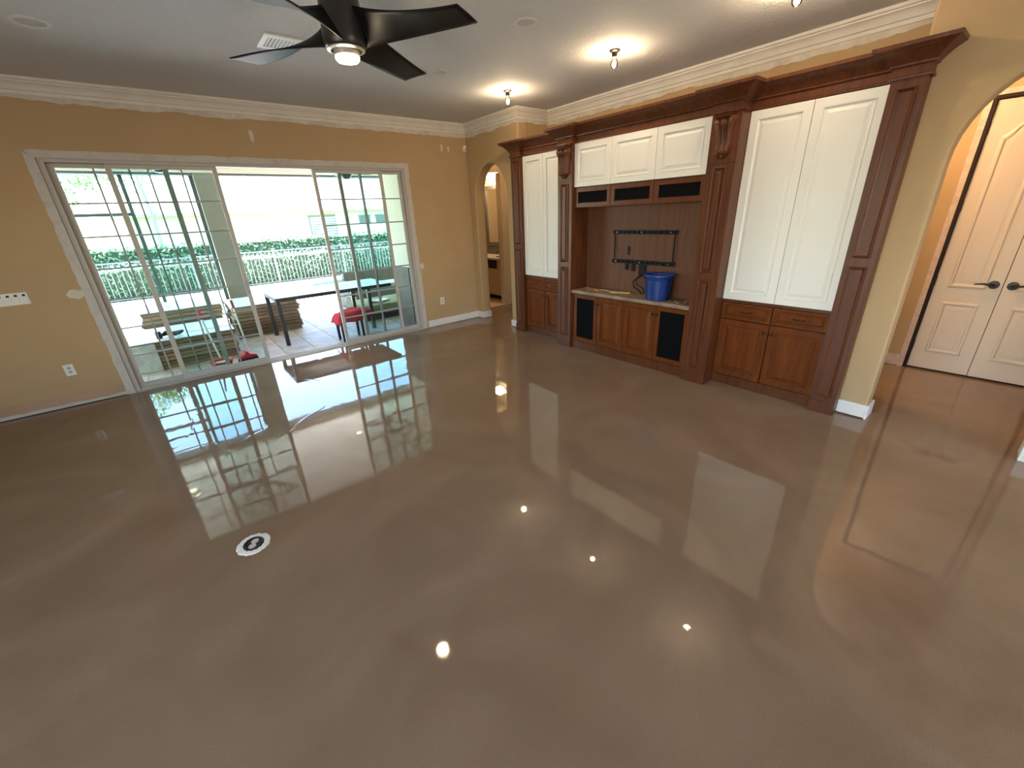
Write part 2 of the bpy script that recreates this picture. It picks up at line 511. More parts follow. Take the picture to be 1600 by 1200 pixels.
DX0, DX1, DZ = -0.665, 3.095, 2.42
b = MB()
b.prism([(XL - 0.2, 0), (DX0, 0), (DX0, DZ), (DX1, DZ), (DX1, 0), (XA + TH, 0), (XA + TH, H), (XL - 0.2, H)], lambda a, c, d: (a, d, c), YB, YB + TH)
wall_back = S(b.build('wall_back', M['wall']), 'tan back wall around the wide sliding glass door', 'wall')


def arch_pts(y0, y1, zs, r, n=20):
    c, hw = (y0 + y1) / 2, (y1 - y0) / 2
    return [(c - hw * math.cos(math.pi * k / n), zs + r * math.sin(math.pi * k / n)) for k in range(n + 1)]


# far piece of the right wall, with the small arch to the bathroom hall
AL0, AL1 = 5.235, 6.06
AR0, AR1 = -0.339, 0.539
ZS, RA = 1.945, 0.52
fx = lambda a, c, d: (d, a, c)
b = MB().prism([(YJ, 0), (AL0, 0)] + arch_pts(AL0, AL1, ZS, RA) + [(AL1, 0), (YB, 0), (YB, H), (YJ, H)], fx, XA, XA + TH)
o = b.build('wall_right_far', M['wall'], bevel=0.018, seg=3)
wall_rf = S(o, 'narrow tan wall with a small arched opening in the far corner', 'wall')
b = MB().prism([(YREAR - 0.2, 0), (AR0, 0)] + arch_pts(AR0, AR1, ZS, RA) + [(AR1, 0), (YR, 0), (YR, H), (YREAR - 0.2, H)], fx, XA, XA + TH)
o = b.build('wall_right_near', M['wall'], bevel=0.018, seg=3)
wall_rn = S(o, 'tan wall with a large arched opening right of the wood cabinets', 'wall')
S(MB().box(XW, XW + 0.12, YR - 0.12, YJ + 0.12, 0, H).build('wall_recess', M['wall']), 'tan recess wall behind and above the built-in cabinets', 'wall')
S(MB().box(XA + TH, XW, YJ, YJ + 0.12, 0, H).build('wall_recess_far', M['wall']), 'far return of the recess behind the cabinets', 'wall')
S(MB().box(XA + TH, XW, YR - 0.12, YR, 0, H).build('wall_recess_near', M['wall']), 'near return of the recess behind the cabinets', 'wall')
# left and rear walls with window openings (behind the photographer)
b = MB().prism([(YREAR, 0), (YB, 0), (YB, H), (YREAR, H)], fx, XL - TH, XL)
b = MB()
b.box(XL - TH, XL, YREAR, -2.1, 0, H).box(XL - TH, XL, 2.5, YB, 0, H).box(XL - TH, XL, -2.1, 2.5, 0, 0.5).box(XL - TH, XL, -2.1, 2.5, 2.55, H)
S(b.build('wall_left', M['wall']), 'tan left wall with a window, out of frame', 'wall')
b = MB()
b.box(XL - TH, 2.0, YREAR - TH, YREAR, 0, H).box(3.9, XA, YREAR - TH, YREAR, 0, H).box(2.0, 3.9, YREAR - TH, YREAR, 0, 0.5).box(2.0, 3.9, YREAR - TH, YREAR, 2.55, H)
S(b.build('wall_rear', M['wall']), 'tan rear wall with a wide window, out of frame', 'wall')
for i, (name, bx) in enumerate((('window_1', ('x', XL - 0.12, XL - 0.06, -2.1, 2.5)), ('window_2', ('y', YREAR - 0.12, YREAR - 0.06, 2.0, 3.9)))):
    ax, d0, d1, a0, a1 = bx
    m_ = MB()
    n = 4 if ax == 'x' else 2
    def bb(p0, p1, z0, z1):
        if ax == 'x': m_.box(d0, d1, p0, p1, z0, z1)
        else: m_.box(p0, p1, d0, d1, z0, z1)
    bb(a0, a1, 0.5, 0.56); bb(a0, a1, 2.49, 2.55)
    for k in range(n + 1):
        p = a0 + (a1 - a0 - 0.06) * k / n
        bb(p, p + 0.06, 0.56, 2.49)
    S(m_.build(name, M['frame']), 'white window frame in the %s wall, out of frame' % ('left' if ax == 'x' else 'rear'), 'window')

# ---- crown moulding swept round the ceiling edge
def sweep(path, prof, closed=False):
    """path: list of (x,y) walking with the room on the left-hand normal given; prof: (offset, z)"""
    n = len(path)
    vs, fs = [], []
    nor = []
    for i in range(n - 1):
        dx, dy = path[i + 1][0] - path[i][0], path[i + 1][1] - path[i][1]
        l = math.hypot(dx, dy)
        nor.append((dy / l, -dx / l))
    for i, (x, y) in enumerate(path):
        if i == 0: m_ = nor[0]
        elif i == n - 1: m_ = nor[-1]
        else:
            a, c = nor[i - 1], nor[i]
            k = 1 + a[0] * c[0] + a[1] * c[1]
            m_ = ((a[0] + c[0]) / k, (a[1] + c[1]) / k)
        for (of, z) in prof:
            vs.append((x + m_[0] * of, y + m_[1] * of, z))
    p = len(prof)
    for i in range(n - 1):
        for k in range(p - 1):
            fs.append((i * p + k, i * p + k + 1, (i + 1) * p + k + 1, (i + 1) * p + k))
    return vs, fs


CPROF = [(0.0, 2.925), (0.014, 2.925), (0.018, 2.938), (0.020, 2.952), (0.034, 2.957), (0.040, 2.972), (0.052, 2.992), (0.070, 3.007), (0.080, 3.012), (0.082, 3.022), (0.096, 3.028), (0.096, 3.05), (0.0, 3.05)]
crown_parts = [
    ('trim_1', [(XL, YB), (XA, YB), (XA, YJ), (XW, YJ), (XW, YR), (XA, YR), (XA, YREAR)]),
]
vs, fs = sweep(crown_parts[0][1], CPROF)
crown = S(MB().add(vs, fs).build('trim_1', M['crown'], smooth=True, angle=25), 'white crown moulding around the ceiling edge', 'moulding')


def wavy_band(p0, p1, nrm, ztop, zbot, amp, step=0.05, seed=1):
    rr = random.Random(seed)
    p0, p1 = Vector((*p0, 0)), Vector((*p1, 0))
    L = (p1 - p0).length
    n = max(2, int(L / step))
    vs, fs = [], []
    w = 0
    nn = Vector((*nrm, 0))
    for i in range(n + 1):
        w = 0.75 * w + rr.uniform(-1, 1) * amp
        q = p0.lerp(p1, i / n) + nn * 0.003
        vs += [(q.x, q.y, zbot + w), (q.x, q.y, ztop)]
    for i in range(n):
        fs.append((2 * i, 2 * i + 2, 2 * i + 3, 2 * i + 1))
    return vs, fs


for (p0, p1, nn, sd) in (((XL, YB), (XA, YB), (0, -1), 3), ((XA, YB), (XA, YJ), (-1, 0), 4), ((XA, YJ), (XW, YJ), (0, -1), 5), ((XW, YJ), (XW, YR), (-1, 0), 6)):
    vs, fs = wavy_band(p0, p1, nn, 2.94, 2.878, 0.010, seed=sd)
    MB().add(vs, fs).build('primer_band', M['primer'], crown, fix=False)

# ---- bare plaster patches on the back wall
def blob(name, c, rx, rz, y, m_, parent, seed, fn=None, n=18):
    rr = random.Random(seed)
    pts = []
    for k in range(n):
        t = 2 * math.pi * k / n
        q = 1 + rr.uniform(-0.18, 0.18)
        pts.append((c[0] + rx * q * math.cos(t), c[1] + rz * q * math.sin(t)))
    return MB().prism(pts, fn or (lambda a, c_, d: (a, d, c_)), y, y - 0.003).build(name, m_, parent)


for i, (x, z, rx, rz) in enumerate(((1.205, 2.712, 0.022, 0.06), (3.775, 2.715, 0.025, 0.05), (3.895, 2.71, 0.022, 0.035), (-0.80, 1.16, 0.07, 0.05), (3.205, 1.02, 0.03, 0.05))):
    blob('plaster_patch', (x, z), rx, rz, YB, M['primer'], wall_back, 20 + i)

# ---- baseboards
def bbox(name, x0, x1, y0, y1, z0, z1, m_, label, bev=0.004):
    return S(MB().box(x0, x1, y0, y1, z0, z1).build(name, m_, bevel=bev), label, 'baseboard')


bbox('baseboard_back', 3.19, XA, YB - 0.016, YB, 0.006, 0.115, M['base'], 'white baseboard on the back wall right of the sliding door')
bbox('baseboard_far_jamb', XA - 0.012, XA + TH, AL1 - 0.016, AL1, 0.006, 0.115, M['base'], 'white baseboard on the far jamb of the small arch')
bbox('baseboard_far_corner', XA - 0.016, XA, AL1 - 0.016, YB - 0.016, 0.006, 0.115, M['base'], 'short white baseboard in the far corner beside the small arch')
bbox('baseboard_near_jamb', XA - 0.016, XA, 4.99, AL0 + 0.01, 0.006, 0.105, M['base'], 'short white baseboard between the small arch and the cabinet')
o = MB().box(XA - 0.018, XA, AR1 + 0.0, 0.735, 0.012, 0.125).box(XA - 0.018, XA + TH, AR1 - 0.018, AR1, 0.0, 0.125)
S(o.build('baseboard_arch_left', M['base'], bevel=0.004), 'white baseboard wrapping the wall end right of the cabinets', 'baseboard')
o = MB().box(XA - 0.018, XA, -3.1, AR0, 0.0, 0.125).box(XA - 0.018, XA + TH, AR0, AR0 + 0.018, 0.0, 0.125)
S(o.build('baseboard_arch_right', M['base'], bevel=0.004), 'white baseboard corner at the right edge beyond the large arch', 'baseboard')
# scar of the removed baseboard left of the door
b = MB().box(XL, -0.745, YB - 0.004, YB, 0.035, 0.135)
sc_ = S(b.build('trim_2', M['scar']), 'raw brownish drywall strip where the left baseboard was removed', 'trim')
vs, fs = wavy_band((XL, YB - 0.003), (-0.70, YB - 0.003), (0, -1), 0.002, 0.045, 0.006, seed=9)
MB().add(vs, fs).build('plaster_edge', M['plaster'], sc_, fix=False)
b = MB().box(XL, -0.745, YB - 0.02, YB - 0.001, 0.0, 0.006)
b.build('gap_shadow_strip', M['dark'], sc_)

# ------------------------------------------------------------------ sliding glass door
door = empty('door_1', ((DX0 + DX1) / 2, YB + 0.05, 0), 'white four-panel sliding glass door with grid muntins, standing open', 'door', kind='structure')
FY0, FY1 = YB + 0.015, YB + 0.15
b = MB()
b.box(DX0, DX0 + 0.045, FY0, FY1, 0, DZ).box(DX1 - 0.03, DX1, FY0, FY1, 0, DZ).box(DX0 + 0.045, DX1 - 0.03, FY0, FY1, DZ - 0.035, DZ)
b.box(DX0 + 0.004, DX0 + 0.016, FY0 - 0.012, FY0, 0, DZ).box(DX1 - 0.012, DX1, FY0 - 0.012, FY0, 0, DZ).box(DX0 + 0.016, DX1 - 0.012, FY0 - 0.012, FY0, DZ - 0.012, DZ)
b.build('door_frame', M['frame'], door, bevel=0.003)
b = MB().box(DX0 + 0.045, DX1 - 0.03, FY0, FY1, 0.0, 0.012)
for yy in (0.045, 0.085, 0.125): b.box(DX0 + 0.045, DX1 - 0.03, YB + yy - 0.003, YB + yy + 0.003, 0.012, 0.026)
b.build('door_track', M['track'], door)
# plaster border left around the frame
rr = random.Random(5)
def ragged(poly_in, poly_out):
    n = len(poly_in)
    vs = [(a, YB - 0.004, c) for a, c in poly_in] + [(a, YB - 0.004, c) for a, c in poly_out]
    return vs, [(i, i + 1, n + i + 1, n + i) for i in range(n - 1)]
nn = 40
for side, (xi, xo) in (('l', (DX0, -0.742)), ('r', (DX1, 3.172))):
    pin = [(xi, 2.42 * k / nn) for k in range(nn + 1)]
    pout = [(xo + rr.uniform(-0.006, 0.006), (2.485 if k == nn else 2.42 * k / nn)) for k in range(nn + 1)]
    vs, fs = ragged(pin, pout)
    MB().add(vs, fs).build('plaster_border', M['plaster'], door)
pin = [(DX0 + (DX1 - DX0) * k / nn, 2.42) for k in range(nn + 1)]
pout = [(-0.742 + (3.172 + 0.742) * k / nn, 2.485 + rr.uniform(-0.005, 0.005)) for k in range(nn + 1)]
vs, fs = ragged(pin, pout)
MB().add(vs, fs).build('plaster_border', M['plaster'], door)
b = MB().prism([(DX0 - 0.05, 0.0), (DX1 + 0.04, 0.0), (DX1 + 0.04, 0.004), (DX0 - 0.05, 0.004)], lambda a, c, d: (a, d, c), YB - 0.012, FY0)
b.build('threshold_edge', M['plaster'], door)


def sliding_panel(x0, x1, yc, lst, rst, handle=None):
    zb, zt = 0.022, DZ - 0.036
    st = 0.052
    gl, gr = x0 + lst, x1 - rst
    gb, gt = zb + 0.062, zt - 0.040
    y0, y1 = yc - 0.016, yc + 0.016
    b = MB()
    b.box(x0, gl, y0, y1, zb, zt).box(gr, x1, y0, y1, zb, zt).box(gl, gr, y0, y1, zb, gb).box(gl, gr, y0, y1, gt, zt)
    p = b.build('sliding_panel', M['frame'], door, bevel=0.003)
    nc, nr, mw = 3, 7, 0.016
    xs = [gl + (gr - gl) * i / nc for i in range(nc + 1)]
    zs = [gb + (gt - gb) * i / nr for i in range(nr + 1)]
    proto = None
    for i in range(nc):
        for k in range(nr):
            cx, cz = (xs[i] + xs[i + 1]) / 2, zs[k]
            if proto is None:
                proto = MB().box(xs[0], xs[1], yc - 0.003, yc + 0.003, zs[0], zs[1]).build('pane', M['glass'], p)
            else:
                copy_obj(proto, (cx, yc, cz), p)
    pv = ph = None
    for i in range(1, nc):
        if pv is None: pv = MB().box(xs[i] - mw / 2, xs[i] + mw / 2, yc - 0.008, yc + 0.008, gb, gt).build('muntin', M['muntin'], p)
        else: copy_obj(pv, (xs[i], yc, gb), p)
    for k in range(1, nr):
        if ph is None: ph = MB().box(gl, gr, yc - 0.007, yc + 0.007, zs[k] - mw / 2, zs[k] + mw / 2).build('muntin', M['muntin'], p)
        else: copy_obj(ph, ((gl + gr) / 2, yc, zs[k] - mw / 2), p)
    if handle:
        hx = handle
        MB().box(hx - 0.012, hx + 0.012, y0 - 0.006, y0, 0.92, 1.14).tube([(hx, y0 - 0.004, 0.95), (hx, y0 - 0.035, 0.96), (hx, y0 - 0.035, 1.10), (hx, y0 - 0.004, 1.11)], 0.007, 6).build('pull_handle', M['frame'], p)
    return p


YF, YK = YB + 0.045, YB + 0.085
sliding_panel(DX0 + 0.045, 0.315, YK, 0.05, 0.05)
sliding_panel(-0.200, 0.765, YF, 0.05, 0.045, handle=0.742)
sliding_panel(1.810, 2.765, YF, 0.045, 0.045)
sliding_panel(2.145, DX1 - 0.03, YK, 0.048, 0.045)

# ------------------------------------------------------------------ built-in cabinets
XS = 4.185      # side bay front
XE = 4.124      # end pilaster face
XP = 4.012      # centre pilaster face
XC = 4.057      # centre bay front
YE0, YE1 = 0.735, 0.925
YP0, YP1 = 1.832, 2.085
YQ0, YQ1 = 3.722, 3.957
YF0, YF1 = 4.79, 4.99
fneg = lambda xf: (lambda a, c, d: (xf + d, a, c))


def rect(y0, y1, z0, z1, i):
    return [(y0 + i, z0 + i), (y1 - i, z0 + i), (y1 - i, z1 - i), (y0 + i, z1 - i)]


def front(name, y0, y1, z0, z1, xf, t, loops, m_, parent, g=0.0015):
    y0 += g; y1 -= g; z0 += g; z1 -= g
    L = [(rect(y0, y1, z0, z1, 0), t)] + [(rect(y0, y1, z0, z1, i), d) for i, d in loops]
    return MB().rings(L, fneg(xf), back=True).build(name, m_, parent)


RAISED = [(0, 0.003), (0.003, 0), (0.050, 0), (0.053, -0.003), (0.058, -0.001), (0.062, 0.014), (0.068, 0.015), (0.098, 0.002)]
WRAISED = [(0, 0.003), (0.003, 0), (0.058, 0), (0.061, -0.004), (0.067, -0.003), (0.073, 0.011), (0.080, 0.012), (0.108, 0.002)]
DRAW = [(0, 0.003), (0.003, 0), (0.024, 0), (0.029, 0.010), (0.034, 0.011), (0.054, 0.001)]
FRAME = [(0, 0.002), (0.002, 0), (0.046, 0), (0.050, 0.008), (0.052, 0.014)]


def knob(y, z, xf, parent):
    MB().lathe([(0.005, 0), (0.005, -0.016), (0.013, -0.020), (0.015, -0.026), (0.010, -0.032), (0.0, -0.033)], (xf, y, z), 12, axis='x').build('knob', M['bronze'], parent, smooth=True)


def tall_cabinet(label, y0, y1, ym, kz):
    t = empty('tall_cabinet', (4.4, (y0 + y1) / 2, 0), label, 'cabinet')
    MB().box(XS + 0.022, XW - 0.03, y0, y1, 0.0, 2.50).build('carcass', M['wood'], t)
    MB().box(XS, XS + 0.022, y0, y1, 0.0, 0.098).box(XS - 0.004, XS, y0, y1, 0.080, 0.092).build('plinth', M['wood'], t, bevel=0.002)
    b = MB().box(XS + 0.004, XS + 0.022, y0, y1, 0.848, 0.878)
    b.build('rail', M['wood'], t)
    for a, c, kn in ((y0, ym, ym - 0.035), (ym, y1, ym + 0.035)):
        front('upper_door', a, c, 0.879, 2.449, XS - 0.018, 0.022, WRAISED, M['white'], t)
        d = front('drawer', a + 0.004, c - 0.004, 0.688, 0.847, XS - 0.008, 0.030, DRAW, M['wooddoor'], t)
        cyy = (a + c) / 2
        MB().tube([(XS - 0.006, cyy - 0.045, 0.772), (XS - 0.026, cyy - 0.042, 0.768), (XS - 0.030, cyy, 0.764), (XS - 0.026, cyy + 0.042, 0.768), (XS - 0.006, cyy + 0.045, 0.772)], 0.005, 6).build('pull', M['bronze'], d, smooth=True)
        d = front('lower_door', a + 0.004, c - 0.004, 0.104, 0.682, XS - 0.008, 0.030, RAISED, M['wooddoor'], t)
        knob(kn, 0.605, XS - 0.008, d)
    return t


tall_cabinet('tall right cabinet with large white upper doors over wood drawers and doors', YE1, YP0, 1.371, 0.6)
tall_cabinet('tall left cabinet with narrow white upper doors next to the small arch', YQ1, YF0, 4.389, 0.6)

# centre upper cabinet
cu = empty('upper_cabinet', (4.3, (YP1 + YQ0) / 2, 1.77), 'upper middle cabinet with three white doors above three black speaker panels', 'cabinet')
MB().box(XC + 0.022, XW - 0.03, YP1, YQ0, 1.772, 2.50).build('carcass', M['wood'], cu)
ys = [YP1 + 0.01, 2.633, 3.181, YQ0 - 0.004]
for i in range(3):
    front('upper_door', ys[i], ys[i + 1], 1.997, 2.456, XC - 0.012, 0.022, WRAISED, M['white'], cu)
    g_ = front('speaker_panel', ys[i], ys[i + 1], 1.774, 1.992, XC - 0.002, 0.022, FRAME, M['wood'], cu)
    MB().box(XC + 0.008, XC + 0.012, ys[i] + 0.052, ys[i + 1] - 0.052, 1.828, 1.938).build('speaker_cloth', M['blackcloth'], g_)
# niche panelling
o = MB().box(4.32, 4.34, YP1, YQ0, 0.785, 1.772).build('niche_panel', M['woodniche'])
tag(o, 'dark cherry back panel of the television niche', 'panel')
# centre base cabinet
cb = empty('media_cabinet', (4.3, (YP1 + YQ0) / 2, 0), 'low middle cabinet with two wood doors between two black cloth doors', 'cabinet')
MB().box(XC + 0.02, XW - 0.03, YP1, YQ0, 0.0, 0.742).build('carcass', M['wood'], cb)
MB().box(XC - 0.012, XC + 0.02, YP1, YQ0, 0.0, 0.100).box(XC - 0.006, XC + 0.02, YP1, YQ0, 0.1, 0.108).build('plinth', M['wood'], cb, bevel=0.002)
yl = [YP1 + 0.005, 2.479, 2.903, 3.310, YQ0 - 0.020]
for i in range(4):
    a, c = yl[i], yl[i + 1]
    if i in (1, 2):
        d = front('wood_door', a, c, 0.112, 0.735, XC - 0.006, 0.022, RAISED, M['wooddoor'], cb)
    else:
        d = front('cloth_door', a, c, 0.112, 0.735, XC - 0.006, 0.022, FRAME, M['wooddoor'], cb)
        MB().box(XC + 0.004, XC + 0.008, a + 0.053, c - 0.053, 0.165, 0.682).build('black_cloth', M['blackcloth'], d)
    kn = {0: c - 0.028, 1: a + 0.028, 2: c - 0.028, 3: a + 0.028}[i]
    knob(kn, 0.645, XC - 0.006, d)
MB().box(XC - 0.002, XC + 0.02, YQ0 - 0.02, YQ0, 0.1, 0.742).build('stile', M['wood'], cb)
ct = MB().box(XC - 0.030, 4.318, YP1 + 0.002, YQ0 - 0.002, 0.744, 0.758).box(XC - 0.036, 4.318, YP1 + 0.002, YQ0 - 0.002, 0.758, 0.785).build('countertop', M['counter'], bevel=0.004)
tag(ct, 'dusty brown wood counter shelf under the television niche', 'countertop')


# pilasters
def moulded(name, y0, y1, z0, z1, xf, parent, double):
    L = [(rect(y0, y1, z0, z1, 0), 0.0), (rect(y0, y1, z0, z1, 0.003), -0.014), (rect(y0, y1, z0, z1, 0.010), -0.018), (rect(y0, y1, z0, z1, 0.018), -0.006), (rect(y0, y1, z0, z1, 0.024), -0.001)]
    if double:
        L += [(rect(y0, y1, z0, z1, 0.031), -0.001), (rect(y0, y1, z0, z1, 0.036), -0.013), (rect(y0, y1, z0, z1, 0.046), -0.019)]
    return MB().rings(L, fneg(xf)).build(name, M['wood'], parent)


def corbel(yc, zt, zb, xf, parent):
    """carved acanthus bracket"""
    nz, nu = 40, 22
    hh = zt - 0.035 - zb
    vs, fs = [], []
    for i in range(nz + 1):
        s = i / nz
        z = zt - 0.035 - s * hh
        d = 0.030 + 0.052 * math.exp(-((s - 0.13) / 0.16) ** 2) + 0.022 * math.exp(-((s - 0.40) / 0.20) ** 2) + 0.028 * math.exp(-((s - 0.82) / 0.10) ** 2)
        if s > 0.9: d *= max(0.15, 1 - (s - 0.9) * 7)
        w = 0.096 - 0.034 * s + 0.012 * math.exp(-((s - 0.10) / 0.10) ** 2) + 0.010 * math.exp(-((s - 0.82) / 0.07) ** 2)
        if s > 0.9: w *= max(0.3, 1 - (s - 0.9) * 4.5)
        for k in range(nu + 1):
            u = -1 + 2 * k / nu
            edge = (1 - abs(u) ** 10)
            flute = 0.80 + 0.20 * math.cos(u * math.pi * 3) - 0.10 * math.exp(-(u / 0.14) ** 2)
            vs.append((xf - d * edge * flute, yc + u * w * 0.9, z))
    for i in range(nz):
        for k in range(nu):
            a = i * (nu + 1) + k
            fs.append((a, a + 1, a + nu + 2, a + nu + 1))
    b = MB().add(vs, fs)
    c = b.build('corbel', M['wood'], parent, smooth=True, angle=60)
    MB().box(xf - 0.088, xf, yc - 0.086, yc + 0.086, zt - 0.012, zt).box(xf - 0.078, xf, yc - 0.078, yc + 0.078, zt - 0.024, zt - 0.012).box(xf - 0.072, xf, yc - 0.07, yc + 0.07, zt - 0.038, zt - 0.024).build('corbel_cap', M['wood'], c, bevel=0.003)
    MB().lathe([(0.0, 0), (0.010, 0.006), (0.017, 0.020), (0.020, 0.034), (0.014, 0.046), (0.018, 0.052), (0.018, 0.060)], (xf - 0.016, yc, zb - 0.010), 12).build('corbel_bud', M['wood'], c, smooth=True)
    return c


def pilaster(label, y0, y1, xf, split_z, base_h, centre):
    t = empty('pilaster', (xf + 0.1, (y0 + y1) / 2, 0), label, 'pilaster')
    depth = 4.32 if centre else XA
    MB().box(xf, depth, y0, y1, 0.0, 2.505).build('shaft', M['wood'], t, bevel=0.002)
    for nm, g, z0, z1 in (('base_block', 0.010, 0.0, base_h), ('base_bead', 0.005, base_h, base_h + 0.010)):
        xb = xf - g - (0.004 if nm == 'base_block' else 0.0)
        q = MB().box(xb, xf - 0.0005, y0, y1, z0, z1)
        q.build(nm, M['wood'], t, bevel=0.002)
    yc = (y0 + y1) / 2
    w = 0.062 if centre else 0.058
    top = 2.045 if centre else 2.405
    if centre:
        MB().box(xf - 0.003, xf + 0.001, y0 + 0.002, y1 - 0.030, 2.070, 2.074).build('joint_line', M['dark'], t)
        corbel(yc, 2.452, 2.105, xf, t)
    moulded('panel', yc - w, yc + w, split_z + 0.033, top, xf, t, centre)
    moulded('panel', yc - w, yc + w, 0.150, split_z - 0.030, xf, t, centre)
    return t


pilaster('plain end pilaster beside the large arch', YE0, YE1, XE, 1.28, 0.105, False)
pilaster('pilaster with carved corbel right of the television niche', YP0, YP1, XP, 1.098, 0.090, True)
pilaster('pilaster with carved corbel left of the television niche', YQ0, YQ1, XP, 1.098, 0.090, True)
pilaster('plain end pilaster beside the small arch', YF0, YF1, XE, 1.28, 0.105, False)

path = [(XA, YF1), (XE, YF1), (XE, YF0), (XS, YF0), (XS, YQ1), (XP, YQ1), (XP, YQ0), (XC, YQ0), (XC, YP1), (XP, YP1), (XP, YP0), (XS, YP0), (XS, YE1), (XE, YE1), (XE, YE0), (XA, YE0)]
prof = [(0.004, 2.452), (0.014, 2.454), (0.016, 2.466), (0.006, 2.472), (0.005, 2.518), (0.012, 2.524), (0.020, 2.526), (0.022, 2.536), (0.030, 2.546), (0.044, 2.562), (0.064, 2.582), (0.084, 2.598), (0.100, 2.606), (0.106, 2.612), (0.118, 2.618), (0.120, 2.640), (0.0, 2.640)]
vs, fs = sweep(path, prof)
corn = MB().add(vs, fs)
top = [(x, y) for x, y in path]
nt_ = len(top)
corn.add([(x, y, 2.638) for x, y in top] + [(XW, YJ, 2.638), (XW, YR, 2.638), (XA, YR, 2.638), (XA, YJ, 2.638)], [tuple(range(nt_)), (nt_, nt_ + 1, nt_ + 2, nt_ + 3)])
o = corn.build('cornice', M['wood'], smooth=True, angle=22, fix=False)
tag(o, 'dark cherry stepped cornice along the top of the built-in cabinets', 'cornice')

# ---- television mount
tv = empty('tv_mount', (4.31, 2.88, 1.14), 'black slotted television wall mount in the niche', 'tv mount')
for z in (1.482, 1.150):
    b = MB()
    for dz in (-0.017, 0.017): b.box(4.290, 4.308, 2.462, 3.296, z + dz - 0.005, z + dz + 0.005)
    n = 12
    for k in range(n + 1):
        y = 2.462 + (3.296 - 2.462 - 0.02) * k / n
        b.box(4.291, 4.307, y, y + 0.02, z - 0.017, z + 0.017)
    b.box(4.308, 4.32, 2.5, 3.26, z - 0.014, z + 0.014)
    rl = b.build('rail', M['black'], tv)
    for y in (2.53, 2.90, 3.235):
        MB().lathe([(0.007, 0), (0.007, -0.004), (0.004, -0.006)], (4.290, y, z), 8, axis='x').build('bolt', M['bolt'], rl)
for y in (2.486, 3.27):
    MB().box(4.294, 4.304, y - 0.005, y + 0.005, 1.16, 1.47).build('side_rod', M['black'], tv)
for y, w, z0 in ((3.085, 0.018, 1.055), (2.99, 0.020, 1.045), (2.86, 0.045, 1.0)):
    MB().box(4.296, 4.318, y - w, y + w, z0, 1.135).build('bracket', M['black'], tv)
o = MB().box(4.314, 4.322, 3.055, 3.090, 1.225, 1.325).box(4.312, 4.316, 3.062, 3.083, 1.235, 1.315).build('wall_box', M['holeblack'])
tag(o, 'small black cable opening in the niche back panel', 'cable opening')
o = MB().tube([(4.30, 2.86, 1.02), (4.28, 2.90, 0.98), (4.26, 2.945, 0.93), (4.255, 2.93, 0.87), (4.27, 2.86, 0.83), (4.275, 2.83, 0.795)], 0.008, 6)
o.tube([(4.30, 2.84, 1.01), (4.27, 2.91, 0.955), (4.27, 2.90, 0.90), (4.28, 2.82, 0.86), (4.29, 2.80, 0.80)], 0.006, 6)
tag(o.build('cable', M['black'], smooth=True), 'black cables hanging below the television mount behind the bucket', 'cable')

# ---- bucket
bk = empty('bucket', (4.155, 2.545, 0.785), 'blue plastic bucket with a pouring lip on the counter', 'bucket')


def bucket_ring(r, z, lip, n=40):
    out = []
    for k in range(n):
        t = 2 * math.pi * k / n
        q = r * (1 + lip * max(0, math.cos(t + math.pi / 2 - 0.5)) ** 6)
        out.append((4.155 + q * math.cos(t) * 0.92, 2.545 + q * math.sin(t) * 1.06, 0.785 + z))
    return out


def loft(rings_, cap0=False, cap1=False):
    n = len(rings_[0]); b = MB()
    vs = [p for r_ in rings_ for p in r_]
    fs = [(i * n + k, i * n + (k + 1) % n, (i + 1) * n + (k + 1) % n, (i + 1) * n + k) for i in range(len(rings_) - 1) for k in range(n)]
    if cap0: fs.append(tuple(reversed(range(n))))
    if cap1: fs.append(tuple((len(rings_) - 1) * n + k for k in range(n)))
    return b.add(vs, fs)


loft([bucket_ring(0.112, 0.004, 0), bucket_ring(0.116, 0.0, 0), bucket_ring(0.118, 0.02, 0), bucket_ring(0.123, 0.022, 0), bucket_ring(0.140, 0.20, 0), bucket_ring(0.144, 0.255, 0.02), bucket_ring(0.150, 0.268, 0.10), bucket_ring(0.150, 0.275, 0.10), bucket_ring(0.138, 0.262, 0.06), bucket_ring(0.118, 0.03, 0), bucket_ring(0.05, 0.02, 0)], True, True).build('bucket_shell', M['blue'], bk, smooth=True, angle=35)
loft([bucket_ring(0.146, 0.258, 0.03), bucket_ring(0.157, 0.260, 0.11), bucket_ring(0.159, 0.272, 0.12), bucket_ring(0.152, 0.279, 0.11), bucket_ring(0.142, 0.272, 0.08)]).build('bucket_rim', M['blue'], bk, smooth=True, angle=60)
MB().tube([(4.155, 2.545 + 0.158, 1.03), (4.10, 2.545 + 0.150, 1.018), (4.03, 2.545 + 0.09, 1.012), (4.01, 2.545, 1.010), (4.03, 2.545 - 0.09, 1.012), (4.10, 2.545 - 0.150, 1.018), (4.155, 2.545 - 0.158, 1.03)], 0.004, 6).build('bucket_handle', M['blue'], bk, smooth=True)

# ---- tools and scraps on the counter
def knife(x, y, ang, label):
    t = empty('putty_knife', (x, y, 0.786), label, 'tool')
    c, s_ = math.cos(ang), math.sin(ang)
    f = lambda a, b_, z: (x + a * c - b_ * s_, y + a * s_ + b_ * c, 0.786 + z)
    MB().prism([(-0.02, -0.018), (0.10, -0.014), (0.11, 0.0), (0.10, 0.014), (-0.02, 0.018)], lambda a, b_, d: f(a, b_, d), 0.001, 0.020).build('handle', M['yellow'], t, bevel=0.004)
    MB().prism([(-0.02, -0.014), (-0.02, 0.014), (-0.12, 0.034), (-0.12, -0.034)], lambda a, b_, d: f(a, b_, d), 0.007, 0.010).build('blade', M['bolt'], t)


